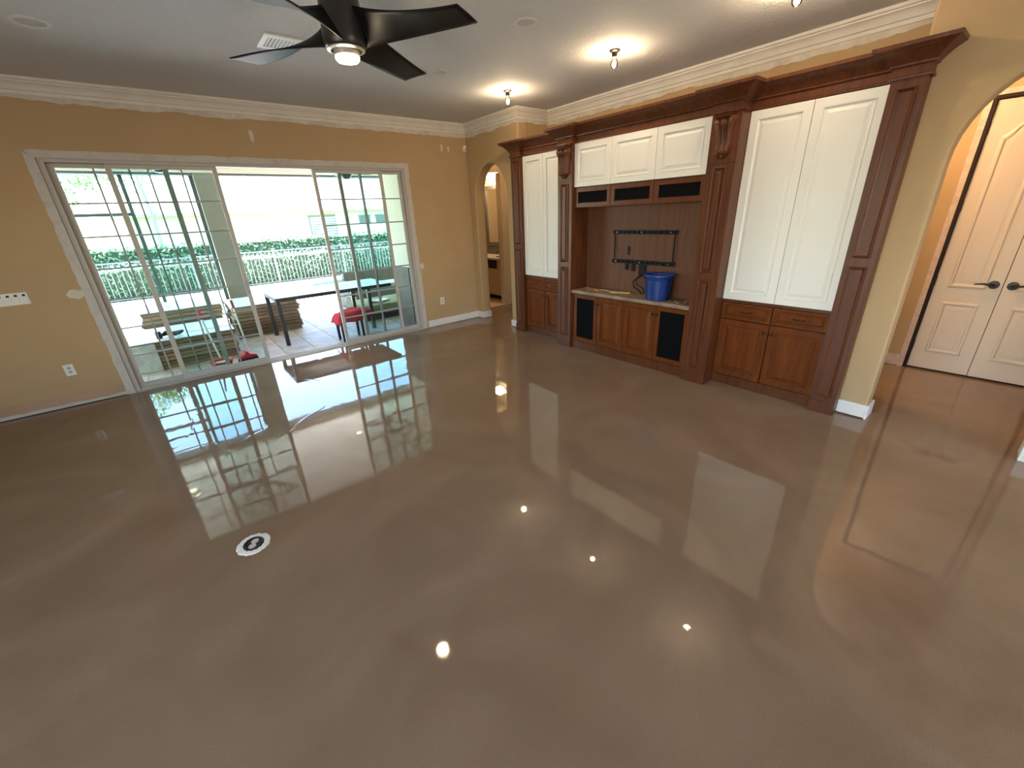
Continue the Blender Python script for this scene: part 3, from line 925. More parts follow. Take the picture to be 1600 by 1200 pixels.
knife(4.20, 3.06, -1.25, 'putty knife with a yellow handle on the counter left of the bucket')
for i, (x, y, l, w, a, mm) in enumerate(((4.22, 3.23, 0.16, 0.03, 1.45, 'debris'), (4.24, 3.36, 0.10, 0.025, 1.9, 'debris'), (4.19, 3.45, 0.12, 0.02, 1.2, 'yellow'), (4.16, 3.56, 0.11, 0.02, 0.9, 'debris'), (4.23, 3.60, 0.09, 0.03, 1.6, 'yellow'), (4.17, 3.17, 0.07, 0.03, 2.2, 'yellow'))):
    c, s_ = math.cos(a), math.sin(a)
    o = MB().prism([(-l / 2, -w / 2), (l * 0.4, -w / 2), (l / 2, w * 0.1), (l * 0.35, w / 2), (-l * 0.45, w * 0.4)], lambda p, q, d: (x + p * c - q * s_, y + p * s_ + q * c, 0.786 + d), 0.0, 0.012).build('wood_scrap', M[mm])
    tag(o, 'small splintered wood scrap lying on the counter left of the bucket', 'scrap', 'wood scraps left of the bucket')
for i in range(16):
    x, y = R.uniform(4.06, 4.28), R.uniform(2.13, 2.36)
    l, a = R.uniform(0.02, 0.05), R.uniform(0, 3)
    c, s_ = math.cos(a), math.sin(a)
    o = MB().prism([(-l / 2, -0.006), (l * 0.4, -0.009), (l / 2, 0.004), (-l * 0.2, 0.009)], lambda p, q, d: (x + p * c - q * s_, y + p * s_ + q * c, 0.786 + d), 0.0, 0.008).build('rubble_chip', M['debris' if i % 2 else 'woodniche'])
    tag(o, 'small rubble chip on the counter right of the bucket', 'chip', 'rubble chips right of the bucket')

# ------------------------------------------------------------------ wall plates
def plate(name, label, x, z, w, h, kind):
    t = empty(name, (x, YB, z - h / 2), label, 'switch plate' if kind == 'switch' else 'outlet')
    MB().box(x - w / 2, x + w / 2, YB - 0.007, YB, z - h / 2, z + h / 2).build('plate', M['plastic'], t, bevel=0.003)
    if kind == 'switch':
        for k in range(4):
            cx = x - w / 2 + w * (k + 0.5) / 4
            MB().box(cx - 0.015, cx + 0.015, YB - 0.011, YB - 0.006, z - 0.035, z + 0.018).build('rocker', M['plastic'], t, bevel=0.002)
            MB().box(cx - 0.010, cx + 0.010, YB - 0.010, YB - 0.006, z + 0.022, z + 0.040).build('dark_slot', M['holeblack'], t)
    else:
        for dz in (-0.021, 0.021):
            rcp = MB().lathe([(0.016, 0), (0.016, -0.002)], (x, YB - 0.0065, z + dz), 14, axis='y').build('receptacle', M['plasticd'], t)
            MB().box(x - 0.007, x - 0.004, YB - 0.0092, YB - 0.008, z + dz - 0.006, z + dz + 0.006).box(x + 0.004, x + 0.007, YB - 0.0092, YB - 0.008, z + dz - 0.006, z + dz + 0.006).build('slot', M['holeblack'], rcp)


plate('switch_plate', 'white four-gang switch plate at the left edge of the back wall', -1.235, 1.175, 0.215, 0.115, 'switch')
plate('wall_outlet', 'white wall outlet left of the sliding door', -1.093, 0.398, 0.080, 0.122, 'outlet')
plate('wall_outlet', 'white wall outlet between the sliding door and the small arch', 3.505, 0.410, 0.075, 0.118, 'outlet')
t = empty('motion_sensor', (4.195, YB, 2.685), 'small white motion sensor high in the far corner', 'sensor')
MB().prism([(4.165, YB), (4.225, YB), (4.225, YB - 0.03), (4.195, YB - 0.045), (4.165, YB - 0.03)], lambda a, c, d: (a, c, d), 2.685, 2.765).build('body', M['plastic'], t, bevel=0.004)
MB().prism([(4.172, YB - 0.034), (4.218, YB - 0.034), (4.195, YB - 0.048)], lambda a, c, d: (a, c, d), 2.695, 2.725).build('lens', M['plasticd'], t)

# ------------------------------------------------------------------ floor outlet ring
FX, FYY = -0.047, 2.468
fo = empty('floor_outlet', (FX, FYY, 0), 'round floor outlet with ragged white patch ring and black oval opening', 'floor outlet')
rr = random.Random(3)
n = 40
outer = [0.088 * (1 + rr.uniform(-0.045, 0.045)) for _ in range(n)]
def ringpts(fr, z, ex=1.0):
    return [(FX + math.cos(2 * math.pi * k / n) * fr(k) * ex, FYY + math.sin(2 * math.pi * k / n) * fr(k), z) for k in range(n)]
loft([ringpts(lambda k: outer[k] * 1.02, 0.0), ringpts(lambda k: outer[k], 0.005), ringpts(lambda k: outer[k] * 0.9, 0.007), ringpts(lambda k: 0.062 + 0.003 * math.sin(k * 2.1), 0.006, 0.9), ringpts(lambda k: 0.060, 0.001, 0.9)]).build('patch_ring', M['ring'], fo, smooth=True, angle=50)
MB().lathe([(0.066, 0.0), (0.066, 0.0025), (0.056, 0.003)], (FX, FYY, 0.001), 32, sx=0.92).build('black_cup', M['holeblack'], fo)
loft([[(FX + math.cos(t) * q * 0.86, FYY + math.sin(t) * q * 0.98, z) for t in [2 * math.pi * k / 32 for k in range(32)]] for q, z in ((0.061, 0.003), (0.059, 0.008), (0.051, 0.008), (0.048, 0.004))]).build('black_collar', M['black'], fo, smooth=True)
for dx, dy in ((0.010, 0.018), (-0.010, -0.018)):
    MB().lathe([(0.0205, 0.0), (0.0205, 0.0025), (0.017, 0.004)], (FX + dx, FYY + dy, 0.003), 20).build('pale_insert', M['pinkdisc'], fo)

# ------------------------------------------------------------------ ceiling things
def bulb_fixture(label, x, y, power=27):
    t = empty('bulb_fixture', (x, y, H), label, 'light bulb', 'bare bulb fixtures along the cabinet side of the ceiling')
    MB().lathe([(0.050, 0), (0.050, -0.008), (0.044, -0.014), (0.030, -0.018)], (x, y, H), 20).build('canopy', M['bronze'], t, smooth=True)
    MB().lathe([(0.024, -0.016), (0.026, -0.030), (0.022, -0.045), (0.020, -0.052)], (x, y, H), 16).build('socket', M['bronze'], t, smooth=True)
    MB().lathe([(0.013, -0.050), (0.018, -0.062), (0.029, -0.085), (0.032, -0.103), (0.028, -0.122), (0.016, -0.136), (0.0, -0.140)], (x, y, H), 18, cap=False).build('glass_bulb', M['bulbglass'], t, smooth=True)
    MB().lathe([(0.0, -0.128), (0.013, -0.120), (0.017, -0.106), (0.012, -0.088), (0.0, -0.080)], (x, y, H), 10).build('filament', M['bulbglow'], t, smooth=True)
    light('bulb_light', 'POINT', (x, y, H - 0.105), power, (1, 0.77, 0.51), shadow_soft_size=0.03)


bulb_fixture('bare glowing bulb on the ceiling nearest the far corner', 3.600, 4.360)
bulb_fixture('bare glowing bulb on the ceiling above the television niche', 3.630, 2.870)
bulb_fixture('bare glowing bulb cut by the top edge of the picture', 3.650, 1.425)
bulb_fixture('added bare bulb brightening the large arch wall, out of the picture', 3.650, -1.45)  # unseen extra bulb, added to brighten the wall by the large arch

for (x, y, r_, lab) in ((2.567, 2.862, 0.088, 'round white ceiling speaker right of the fan'), (2.595, 4.168, 0.082, 'round white ceiling speaker behind the fan near the door wall'), (-0.245, 4.640, 0.110, 'round ceiling speaker at the upper left')):
    t = empty('ceiling_speaker', (x, y, H), lab, 'speaker')
    MB().lathe([(r_, 0), (r_, -0.004), (r_ * 0.93, -0.009), (r_ * 0.74, -0.007), (r_ * 0.72, -0.001)], (x, y, H), 32, cap=False).build('trim_ring', M['crown'], t, smooth=True)
    MB().lathe([(r_ * 0.73, -0.003), (r_ * 0.5, -0.005), (0.0, -0.006)], (x, y, H), 32, cap=False).build('grille', M['grille'], t, smooth=True)

vt = empty('ceiling_vent', (1.17, 4.185, H), 'square white ceiling air vent with slats behind the fan blade', 'vent')
vx0, vx1, vy0, vy1 = 1.03, 1.32, 4.035, 4.335
b = MB().box(vx0, vx1, vy0, vy0 + 0.05, H - 0.012, H).box(vx0, vx1, vy1 - 0.05, vy1, H - 0.012, H).box(vx0, vx0 + 0.04, vy0 + 0.05, vy1 - 0.05, H - 0.012, H).box(vx1 - 0.04, vx1, vy0 + 0.05, vy1 - 0.05, H - 0.012, H)
b.build('vent_frame', M['plastic'], vt, bevel=0.003)
MB().box(vx0 + 0.04, vx1 - 0.04, vy0 + 0.05, vy1 - 0.05, H - 0.002, H).build('vent_dark', M['holeblack'], vt)
for k in range(8):
    x = vx0 + 0.055 + k * 0.0257
    MB().bar((x, vy0 + 0.05, H - 0.007), (x, vy1 - 0.05, H - 0.007), 0.016, 0.002, up=(0.6, 0, 0.8)).build('slat', M['plastic'], vt)

# ---- ceiling fan
CX, CY = 1.176, 2.902
fan = empty('ceiling_fan', (CX, CY, 2.62), 'dark bronze four-blade ceiling fan with twisted blades and a round light', 'ceiling fan')
MB().lathe([(0.075, 0.43), (0.075, 0.41), (0.060, 0.395), (0.018, 0.385), (0.018, 0.33), (0.050, 0.325), (0.098, 0.31), (0.112, 0.28), (0.118, 0.20), (0.120, 0.10), (0.116, 0.065), (0.108, 0.055), (0.09, 0.054)], (CX, CY, 2.62), 36).build('housing', M['fan'], fan, smooth=True, angle=50)
lk = MB().lathe([(0.106, 0.060), (0.106, 0.050), (0.090, 0.044), (0.088, 0.05)], (CX, CY, 2.62), 32, cap=False).build('light_trim', M['nickel'], fan, smooth=True)
MB().lathe([(0.070, 0.055), (0.072, 0.040), (0.070, 0.022)], (CX, CY, 2.62), 32, cap=False).build('light_collar', M['nickel'], fan, smooth=True)
MB().lathe([(0.068, 0.026), (0.069, 0.010), (0.060, -0.002), (0.035, -0.008), (0.0, -0.010)], (CX, CY, 2.62), 32, cap=False).build('light_glass', M['lampglow'], fan, smooth=True)
light('fan_light', 'POINT', (CX, CY, 2.585), 9, (1, 0.80, 0.55), shadow_soft_size=0.06)


def fan_blade(th):
    """twisted sheet: lower (ccw) edge stays low, the other edge climbs up the housing"""
    ns, nc = 22, 8
    er, et = Vector((math.cos(th), math.sin(th), 0)), Vector((-math.sin(th), math.cos(th), 0))
    top, bot = [], []
    vs, fs = [], []
    for i in range(ns + 1):
        s = i / ns
        # the two edges, radius / tangential offset / height
        rl = 0.10 + s * 0.705
        tl = 0.055 + 0.020 * math.sin(s * math.pi)
        zl = 2.685 + 0.030 * s ** 0.8 + 0.006 * math.sin(s * math.pi)
        rh = 0.080 + s * 0.690
        k = (1 - s) ** 2.2
        thh = -0.030 - 0.115 * (1 - k)
        zh = 2.728 + 0.135 * k
        A = Vector((CX, CY, 0)) + er * rl + et * tl + Vector((0, 0, zl))
        Bp = Vector((CX, CY, 0)) + er * rh + et * thh + Vector((0, 0, zh))
        for j in range(nc + 1):
            u = j / nc
            p = A.lerp(Bp, u)
            bow = 0.006 * math.sin(u * math.pi) * (1 - 0.6 * s)
            p = p + Vector((0, 0, bow))
            vs.append(p)
    for i in range(ns):
        for j in range(nc):
            a = i * (nc + 1) + j
            fs.append((a, a + 1, a + nc + 2, a + nc + 1))
    o = MB().add(vs, fs).build('blade', M['fanblade'], fan, smooth=True, angle=80)
    sd = o.modifiers.new('solid', 'SOLIDIFY'); sd.thickness = 0.007; sd.offset = 0
    return o


for k in range(4):
    fan_blade(math.radians(125 + 90 * k))

# ------------------------------------------------------------------ hall on the right, double doors
XH = 5.99
YD0, YD1 = -0.365, 0.553
DH = 2.475
b = MB().prism([(-1.6, 0), (YD0 - 0.012, 0), (YD0 - 0.012, DH + 0.03), (YD1 + 0.012, DH + 0.03), (YD1 + 0.012, 0), (1.9, 0), (1.9, H), (-1.6, H)], fx, XH, XH + 0.12)
b.box(XW + 0.125, XH, 1.78, 1.9, 0, H).box(XA + TH, XH, -1.6, -1.48, 0, H)
hall_wall = S(b.build('wall_hall', M['wall']), 'tan hall wall around the white double doors', 'wall')
o = MB().box(XH - 0.012, XH, YD1 + 0.075, 1.78, 0.01, 0.125)
S(o.build('baseboard_hall', M['casing']), 'pinkish raw baseboard strip beside the double doors', 'baseboard')
b = MB().box(XH - 0.014, XH, YD1 + 0.030, YD1 + 0.075, 0, DH + 0.075).box(XH - 0.014, XH, YD0 - 0.075, YD0 - 0.03, 0, DH + 0.075).box(XH - 0.014, XH, YD0 - 0.03, YD1 + 0.03, DH + 0.035, DH + 0.075)
S(b.build('trim_3', M['casing']), 'raw pinkish strip around the double doors', 'trim')
b = MB().box(XH - 0.010, XH + 0.10, YD1 + 0.004, YD1 + 0.030, 0, DH + 0.035).box(XH - 0.010, XH + 0.10, YD0 - 0.03, YD0 - 0.004, 0, DH + 0.035).box(XH - 0.010, XH + 0.10, YD0 - 0.004, YD1 + 0.004, DH + 0.006, DH + 0.035)
S(b.build('trim_4', M['dark']), 'dark exposed gap around the double doors', 'trim')


def hall_panel(y0, y1, z0, z1, arch, inset):
    y0 += inset; y1 -= inset; z0 += inset; z1 -= inset
    pts = [(y0, z0), (y1, z0)]
    n = 10
    if arch:
        for k in range(n + 1):
            s = k / n
            y = y1 + (y0 - y1) * s
            # shoulder that rises towards the middle of the pair
            pts.append((y, z1 - arch * (0.5 + 0.5 * math.cos(math.pi * 2 * (s - 0.5)) - 1) * -1))
    else:
        for k in range(n + 1):
            pts.append((y1 + (y0 - y1) * k / n, z1))
    return pts


def hall_leaf(label, y0, y1, hsign, name):
    t = empty(name, (XH + 0.02, (y0 + y1) / 2, 0.015), label, 'door', kind='structure')
    xf = XH + 0.012
    m_ = 0.095
    MB().box(xf, xf + 0.035, y0, y1, 0.018, DH).build('leaf', M['door'], t, bevel=0.003)
    for (z0, z1, ar) in ((0.20, 0.735, 0), (0.875, 2.30, 0.11)):
        L = []
        for ins, d in ((0, 0.0), (0.003, -0.001), (0.014, -0.010), (0.026, -0.010), (0.036, -0.002), (0.040, -0.0015), (0.068, -0.009), (0.074, -0.009)):
            L.append((hall_panel(y0 + m_, y1 - m_, z0, z1, ar, ins), d))
        MB().rings(L, lambda a, c, d: (xf + d, a, c)).build('panel', M['door'], t, smooth=True, angle=30)
    yk = y0 + 0.058 if hsign > 0 else y1 - 0.058
    hn = MB().lathe([(0.0, -0.020), (0.012, -0.020), (0.014, -0.012), (0.034, -0.010), (0.038, -0.004), (0.038, 0)], (xf, yk, 0.925), 20, axis='x').build('rosette', M['bronze'], t, smooth=True)
    pts = [(xf - 0.012, yk, 0.925), (xf - 0.045, yk, 0.925), (xf - 0.052, yk + hsign * 0.02, 0.927), (xf - 0.052, yk + hsign * 0.07, 0.934), (xf - 0.050, yk + hsign * 0.125, 0.926)]
    MB().tube(pts, [0.010, 0.010, 0.010, 0.008, 0.006], 8).build('lever', M['bronze'], hn, smooth=True)
    yh = y1 if hsign > 0 else y0
    for z in (0.25, 0.93, 1.62, 2.26):
        MB().box(xf - 0.006, xf + 0.01, yh - 0.004, yh + 0.018, z - 0.05, z + 0.05).tube([(xf - 0.008, yh + hsign * 0.006, z - 0.055), (xf - 0.008, yh + hsign * 0.006, z + 0.055)], 0.006, 6).build('hinge', M['bronze'], t)
    return t


ymid = 0.094
hall_leaf('left leaf of the cream arched-panel double doors, lever pointing left', ymid + 0.002, YD1, 1, 'door_2')
hall_leaf('right leaf of the cream arched-panel double doors, lever pointing right', YD0, ymid - 0.002, -1, 'door_3')
MB_ = MB().box(XH + 0.06, XH + 0.3, YD0 - 0.1, YD1 + 0.1, 0, DH + 0.1)
S(MB_.build('wall_closet', M['dark']), 'dark closet interior behind the double doors', 'wall')
t = empty('added_hall_lamp', (5.15, 1.15, H), 'added round hall ceiling lamp behind the large arch, out of view', 'lamp')  # unseen lamp added for the warm light on the double doors
MB().lathe([(0.15, 0), (0.15, -0.02), (0.13, -0.025)], (5.15, 1.15, H), 28).build('base', M['bronze'], t)
MB().lathe([(0.14, -0.022), (0.12, -0.06), (0.07, -0.085), (0, -0.09)], (5.15, 1.15, H), 28, cap=False).build('shade', M['hallamp'], t, smooth=True)
light('hall_fill_light', 'POINT', (5.15, 1.15, H - 0.16), 95, (1, 0.72, 0.43), shadow_soft_size=0.12)

# ------------------------------------------------------------------ bathroom hall behind the small arch
b = MB()
YT = 6.68
b.box(XA + TH, 4.62, YB + 0.2, YT + 0.1, 0, H)
b = MB().prism([(XA + TH, 0), (4.62, 0), (4.62, 2.46), (5.315, 2.46), (5.315, 0), (7.6, 0), (7.6, H), (XA + TH, H)], lambda a, c, d: (a, d, c), YT, YT + 0.12)
S(b.build('wall_bath_entry', M['bathwall']), 'tan wall with the bathroom doorway seen through the small arch', 'wall')
b = MB().box(7.5, 7.62, 4.95, YT, 0, H)
S(b.build('wall_side_hall', M['bathwall']), 'tan end wall of the side hall', 'wall')
b = MB().box(XW + 0.12, 7.5, YJ + 0.0, YJ + 0.12, 0, H)
S(b.build('wall_side_hall_near', M['bathwall']), 'tan near wall of the side hall', 'wall')
b = MB().box(XA + 0.1, 7.6, 6.44, 9.4, -0.15, -0.004).box(XA + 0.1, 7.6, 6.44, YT + 0.06, -0.15, 0.0)
S(MB().box(XA + TH + 0.001, 7.6, YB + TH, YT + 0.02, -0.15, 0.0).build('floor_side_hall', M['floor']), 'wet floor in the side hall', 'floor')
S(MB().box(XA + TH + 0.001, 7.6, YT + 0.02, 9.4, -0.15, 0.004).build('floor_bathroom', M['bathtile']), 'beige bathroom floor beyond the small arch', 'floor')
S(MB().box(XA + TH + 0.001, 7.6, YB + TH, 9.4, H, H + 0.1).build('ceiling_bathroom', M['bathwall']), 'bathroom ceiling', 'ceiling')
S(MB().box(5.98, 6.1, YT + 0.12, 9.4, 0, H).build('wall_bath_vanity', M['bathwall']), 'warm tan bathroom wall behind the vanity mirror', 'wall')
S(MB().box(XA + TH, 5.98, 9.3, 9.4, 0, H).build('wall_bath_end', M['bathwall']), 'bathroom end wall', 'wall')
S(MB().box(XA + TH + 0.001, XA + TH + 0.1, YT + 0.12, 9.3, 0, H).build('wall_bath_outer', M['bathwall']), 'bathroom outer wall', 'wall')
xo = XA + TH + 0.104
o = MB().box(xo, xo + 0.012, YT + 0.13, 9.29, 1.735, H - 0.02).build('marble_slab', M['marblevein'])
tag(o, 'veined pale marble wall slab reflected in the bathroom mirror', 'wall slab')
o = MB().box(xo, xo + 0.010, YT + 0.13, 9.29, 0.02, 1.73).build('mosaic_panel', M['mosaic'])
tag(o, 'dark mosaic wall panel reflected in the bathroom mirror', 'wall panel')
o = MB().box(5.24, 5.318, YT - 0.014, YT + 0.13, 0, 2.45).box(5.318, 5.40, YT - 0.014, YT, 0, 2.52).box(4.54, 5.318, YT - 0.014, YT, 2.45, 2.52)
S(o.build('trim_5', M['maple'], bevel=0.004), 'pale bathroom door casing seen through the small arch', 'trim')
o = MB().box(4.6, 5.24, YT + 0.0, YT + 0.04, 0.0, 0.010)
S(o.build('trim_6', M['marble']), 'pale threshold at the bathroom doorway', 'trim')

t = empty('added_side_hall_lamp', (5.25, 5.75, H), 'added small ceiling lamp in the side hall, out of view', 'lamp')  # unseen lamp put in to light up the bathroom door casing
MB().lathe([(0.11, 0), (0.11, -0.02), (0.09, -0.025)], (5.25, 5.75, H), 24).build('base', M['bronze'], t)
MB().lathe([(0.10, -0.022), (0.085, -0.05), (0.05, -0.07), (0, -0.075)], (5.25, 5.75, H), 24, cap=False).build('shade', M['hallamp'], t, smooth=True)
light('side_hall_fill_light', 'POINT', (5.25, 5.75, H - 0.14), 18, (1, 0.74, 0.46), shadow_soft_size=0.1)

vn = empty('vanity', (5.70, 7.7, 0), 'pale maple bathroom vanity with one missing drawer front', 'vanity')
VX, VY0, VY1 = 5.44, 6.84, 8.6
MB().box(VX + 0.02, 5.975, VY0, VY1, 0.10, 0.845).build('carcass', M['maple'], vn)
MB().box(VX + 0.08, 5.975, VY0, VY1, 0.005, 0.10).build('toe_kick', M['dark'], vn)
ysv = [6.84, 7.17, 7.50, 7.93, 8.36]
for i in range(4):
    L = [(rect(ysv[i] + 0.003, ysv[i + 1] - 0.003, 0.115, 0.655, q), d) for q, d in ((0, 0.02), (0, 0), (0.05, 0), (0.056, 0.008))]
    MB().rings(L, fneg(VX), back=True).build('door', M['maple'], vn)
    if i != 1:
        L = [(rect(ysv[i] + 0.003, ysv[i + 1] - 0.003, 0.665, 0.84, q), d) for q, d in ((0, 0.02), (0, 0), (0.02, -0.002))]
        MB().rings(L, fneg(VX), back=True).build('drawer', M['maple'], vn)
    else:
        MB().box(VX + 0.012, VX + 0.02, ysv[i] + 0.01, ysv[i + 1] - 0.01, 0.668, 0.838).build('open_bay', M['holeblack'], vn)
o = MB().box(VX - 0.04, 5.975, VY0 - 0.0, VY1, 0.845, 0.888).build('vanity_counter', M['marble'], bevel=0.004)
tag(o, 'pale stone counter on the bathroom vanity', 'countertop')
o = MB().box(5.955, 5.978, VY0, VY1, 0.889, 1.05).build('backsplash', M['mosaic'])
tag(o, 'dark mosaic backsplash above the vanity counter', 'backsplash')
o = MB().tube([(5.60, 7.25, 0.889), (5.60, 7.25, 0.98), (5.56, 7.25, 1.02), (5.50, 7.25, 1.0)], 0.012, 8).box(5.57, 5.63, 7.15, 7.35, 0.889, 0.905).build('faucet', M['bronze'], smooth=True)
tag(o, 'dark faucet on the bathroom vanity', 'faucet')
mr_ = empty('wall_mirror', (5.97, 7.75, 1.07), 'grey framed bathroom mirror above the vanity', 'mirror')
my0, my1, mz0, mz1 = 7.05, 8.19, 1.075, 2.32
b = MB().box(5.945, 5.979, my0, my0 + 0.08, mz0, mz1).box(5.945, 5.979, my1 - 0.08, my1, mz0, mz1).box(5.945, 5.979, my0 + 0.08, my1 - 0.08, mz0, mz0 + 0.08).box(5.945, 5.979, my0 + 0.08, my1 - 0.08, mz1 - 0.08, mz1)
b.build('frame', M['mframe'], mr_, bevel=0.004)
MB().box(5.965, 5.972, my0 + 0.08, my1 - 0.08, mz0 + 0.08, mz1 - 0.08).build('mirror_glass', M['mirror'], mr_)
lb = empty('vanity_light', (5.95, 7.75, 2.42), 'glowing vanity light bar above the bathroom mirror', 'lamp')
MB().box(5.95, 5.979, 7.3, 8.1, 2.47, 2.55).build('back_plate', M['nickel'], lb)
for k in range(3):
    yk = 7.42 + k * 0.27
    MB().tube([(5.90, yk - 0.10, 2.51), (5.90, yk + 0.10, 2.51)], 0.055, 14).build('glass_shade', M['barlight'], lb, smooth=True)
light('vanity_glow', 'POINT', (5.72, 7.7, 2.42), 40, (1, 0.78, 0.48), shadow_soft_size=0.12)

# ------------------------------------------------------------------ patio
ZP = -0.05
S(MB().box(-60, 80, YB + TH, 90, -0.5, -0.14).build('ground_lawn', M['lawn']), 'green lawn beyond the pool deck', 'ground')
pt = S(MB().box(-4.5, XA + TH, YB + TH, 10.3, -0.14, ZP - 0.012).build('floor_patio', M['soil']), 'covered patio floor of pale travertine pavers', 'floor')
protos = {}
rr = random.Random(11)
cw, y_end = 0.405, 10.28
x = -2.6
while x < XA + TH - 0.05:
    y = 6.425 - rr.choice((0.0, 0.2, 0.4))
    while y < y_end:
        l = rr.choice((0.405, 0.61, 0.61))
        y0, y1 = max(y, 6.425), min(y + l, y_end)
        if y1 - y0 > 0.05:
            key = round(y1 - y0, 3)
            xc, yc = x + cw / 2, (y0 + y1) / 2
            xr = min(x + cw, XA + TH)
            if key not in protos:
                protos[key] = MB().box(x + 0.004, x + cw - 0.004, y0 + 0.004, y1 - 0.004, ZP - 0.012, ZP).build('paver', M['paver'], pt)
            else:
                copy_obj(protos[key], (xc, yc, ZP - 0.012), pt)
        y += l
    x += cw
S(MB().box(-14, 16, 10.3, 15.6, -0.14, ZP - 0.005).build('floor_pool_deck', M['deck']), 'bright sunlit pool deck beyond the patio', 'floor')
MB_ = MB().box(-4.5, 4.43, YB + TH, 10.35, 2.78, 2.9)
S(MB_.build('ceiling_patio', M['patioceil']), 'flat patio ceiling outside the sliding door', 'ceiling')
b = MB().box(-4.5, 5.5, 9.98, 10.28, 2.655, 2.80)
hd = S(b.build('trim_7', M['stucco']), 'pale patio header beam', 'beam')
MB().box(-4.5, 5.5, 9.97, 10.29, 2.62, 2.656).build('screen_channel', M['header'], hd)
S(MB().box(-6, 8.2, YB + TH, 10.28, 3.2, 3.4).box(-6, 8.2, -4, YB + TH, 3.3, 3.6).build('roof_patio', M['stucco']), 'house and patio roof slab seen only from outside', 'roof')

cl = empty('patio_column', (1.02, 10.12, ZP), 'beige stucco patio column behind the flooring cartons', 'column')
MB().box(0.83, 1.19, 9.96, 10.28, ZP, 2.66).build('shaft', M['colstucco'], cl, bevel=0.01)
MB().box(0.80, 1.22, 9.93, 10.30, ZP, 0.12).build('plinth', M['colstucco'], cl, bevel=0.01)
sp_ = empty('screen_post', (-0.17, 10.15, ZP), 'thin dark screen frame post with a crossbar, left of the column', 'screen frame')
MB().box(-0.205, -0.150, 10.11, 10.17, ZP, 2.63).build('post', M['screenpost'], sp_)
MB().box(0.772, 0.83, 10.11, 10.17, ZP, 2.63).build('post', M['screenpost'], sp_)
MB().box(-4.5, -0.205, 10.12, 10.16, 1.985, 2.035).build('crossbar', M['screenpost'], sp_)
# stub wall right of the door
sw = S(MB().box(3.06, 4.43, YB + TH, 6.95, ZP, 2.78).build('wall_patio', M['stucco'], bevel=0.01), 'bright stucco wall end outside the right door panel', 'wall')
S(MB().box(3.035, 3.06, YB + TH, 6.97, ZP, 1.0).box(3.06, 4.43, 6.95, 6.97, ZP, 1.0).build('trim_8', M['greystone']), 'dark grey dado on the stucco wall outside the right door panel', 'trim')

for (x, y, lab) in ((-0.75, 8.75, 'recessed patio ceiling light on the left'), (2.40, 8.75, 'recessed patio ceiling light on the right')):
    t = empty('patio_downlight', (x, y, 2.78), lab, 'lamp')
    MB().lathe([(0.09, 0), (0.09, -0.006), (0.07, -0.008)], (x, y, 2.78), 24, cap=False).build('trim_ring', M['plastic'], t)
    MB().lathe([(0.07, -0.004), (0.0, -0.006)], (x, y, 2.78), 24, cap=False).build('lens', M['lampglow'], t)

# flooring cartons
ORD = ['first', 'second', 'third', 'fourth', 'fifth', 'sixth', 'seventh', 'eighth', 'ninth', 'tenth']


def stack(label, group, x0, x1, y0, y1, ztop, n, m_, seed, top_label):
    rr = random.Random(seed)
    hh = (ztop - ZP) / n
    ym = (y0 + y1) / 2
    protos_ = []
    d0 = (ym - 0.012) - y0
    for mm in (m_, M['cartonl'], M['cartonb']):
        q = MB().box(x0, x1, y0, y0 + d0, ZP, ZP + hh - 0.009).build('flooring_carton', mm, bevel=0.004)
        protos_.append(q)
    xm = (x0 + x1) / 2
    used = set()
    for k in range(n):
        for j in range(2):
            dx = rr.uniform(-0.035, 0.035)
            a = y0 if j == 0 else ym + 0.012
            w = (xm + dx, a + d0 / 2 + (rr.uniform(-0.03, 0.0) if j == 0 else rr.uniform(0, 0.03)), ZP + k * hh + (0.0 if k == 0 else -0.003))
            t_ = rr.randrange(3) if (k, j) not in ((0, 0), (0, 1), (1, 0)) else (k * 2 + j)
            if t_ not in used:
                o = protos_[t_]; o.location = w; WO[o.name] = V3(w); used.add(t_)
            else:
                o = copy_obj(protos_[t_], w)
            tag(o, '%s carton from the ground, %s row of %s' % (ORD[k], 'front' if j == 0 else 'rear', label), 'carton', group)
    o = MB().box(x0 - 0.01, x1 + 0.01, y0 - 0.01, y1 + 0.01, ztop - 0.003, ztop + 0.012).build('cover_board', M['sheet'], bevel=0.003)
    tag(o, top_label, 'cover board')


stack('the low stack by the left door panels', 'cartons of the front left stack', -0.66, 0.53, 7.22, 8.28, 0.335, 7, M['carton'], 1, 'pale cover board on the low front left carton stack')
stack('the rear stack behind the low stack', 'cartons of the rear stack', -0.54, 0.56, 8.80, 9.85, 0.50, 10, M['carton'], 2, 'pale cover board on the rear carton stack')
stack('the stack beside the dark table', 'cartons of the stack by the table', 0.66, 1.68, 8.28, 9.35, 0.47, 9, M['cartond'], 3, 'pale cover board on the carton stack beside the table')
o = MB().box(-0.66, -0.40, 7.170, 7.175, -0.045, 0.33).build('plastic_wrap', M['wrap'])
tag(o, 'torn plastic wrap on the corner of the front left carton stack', 'wrap')
# rags and cord on the front stack
rr = random.Random(4)
pts = [(-0.30 + 0.05 * i, 7.40 + 0.07 * math.sin(i * 1.7), 0.384 + 0.012 * (i % 2)) for i in range(6)]
o = MB().tube(pts, [0.02, 0.035, 0.03, 0.035, 0.03, 0.015], 8).box(-0.36, -0.30, 7.36, 7.44, 0.348, 0.44).build('work_gloves', M['black'], smooth=True)
tag(o, 'crumpled black gloves on the front left carton stack', 'gloves')
pts = [(-0.10 + 0.12 * math.cos(t * 0.5) + 0.03 * t, 7.55 + 0.10 * math.sin(t * 0.5), 0.36) for t in range(0, 24)]
o = MB().tube(pts, 0.007, 6).build('coiled_cord', M['palemetal'], smooth=True)
tag(o, 'pale coiled cord on the front left carton stack', 'cord')

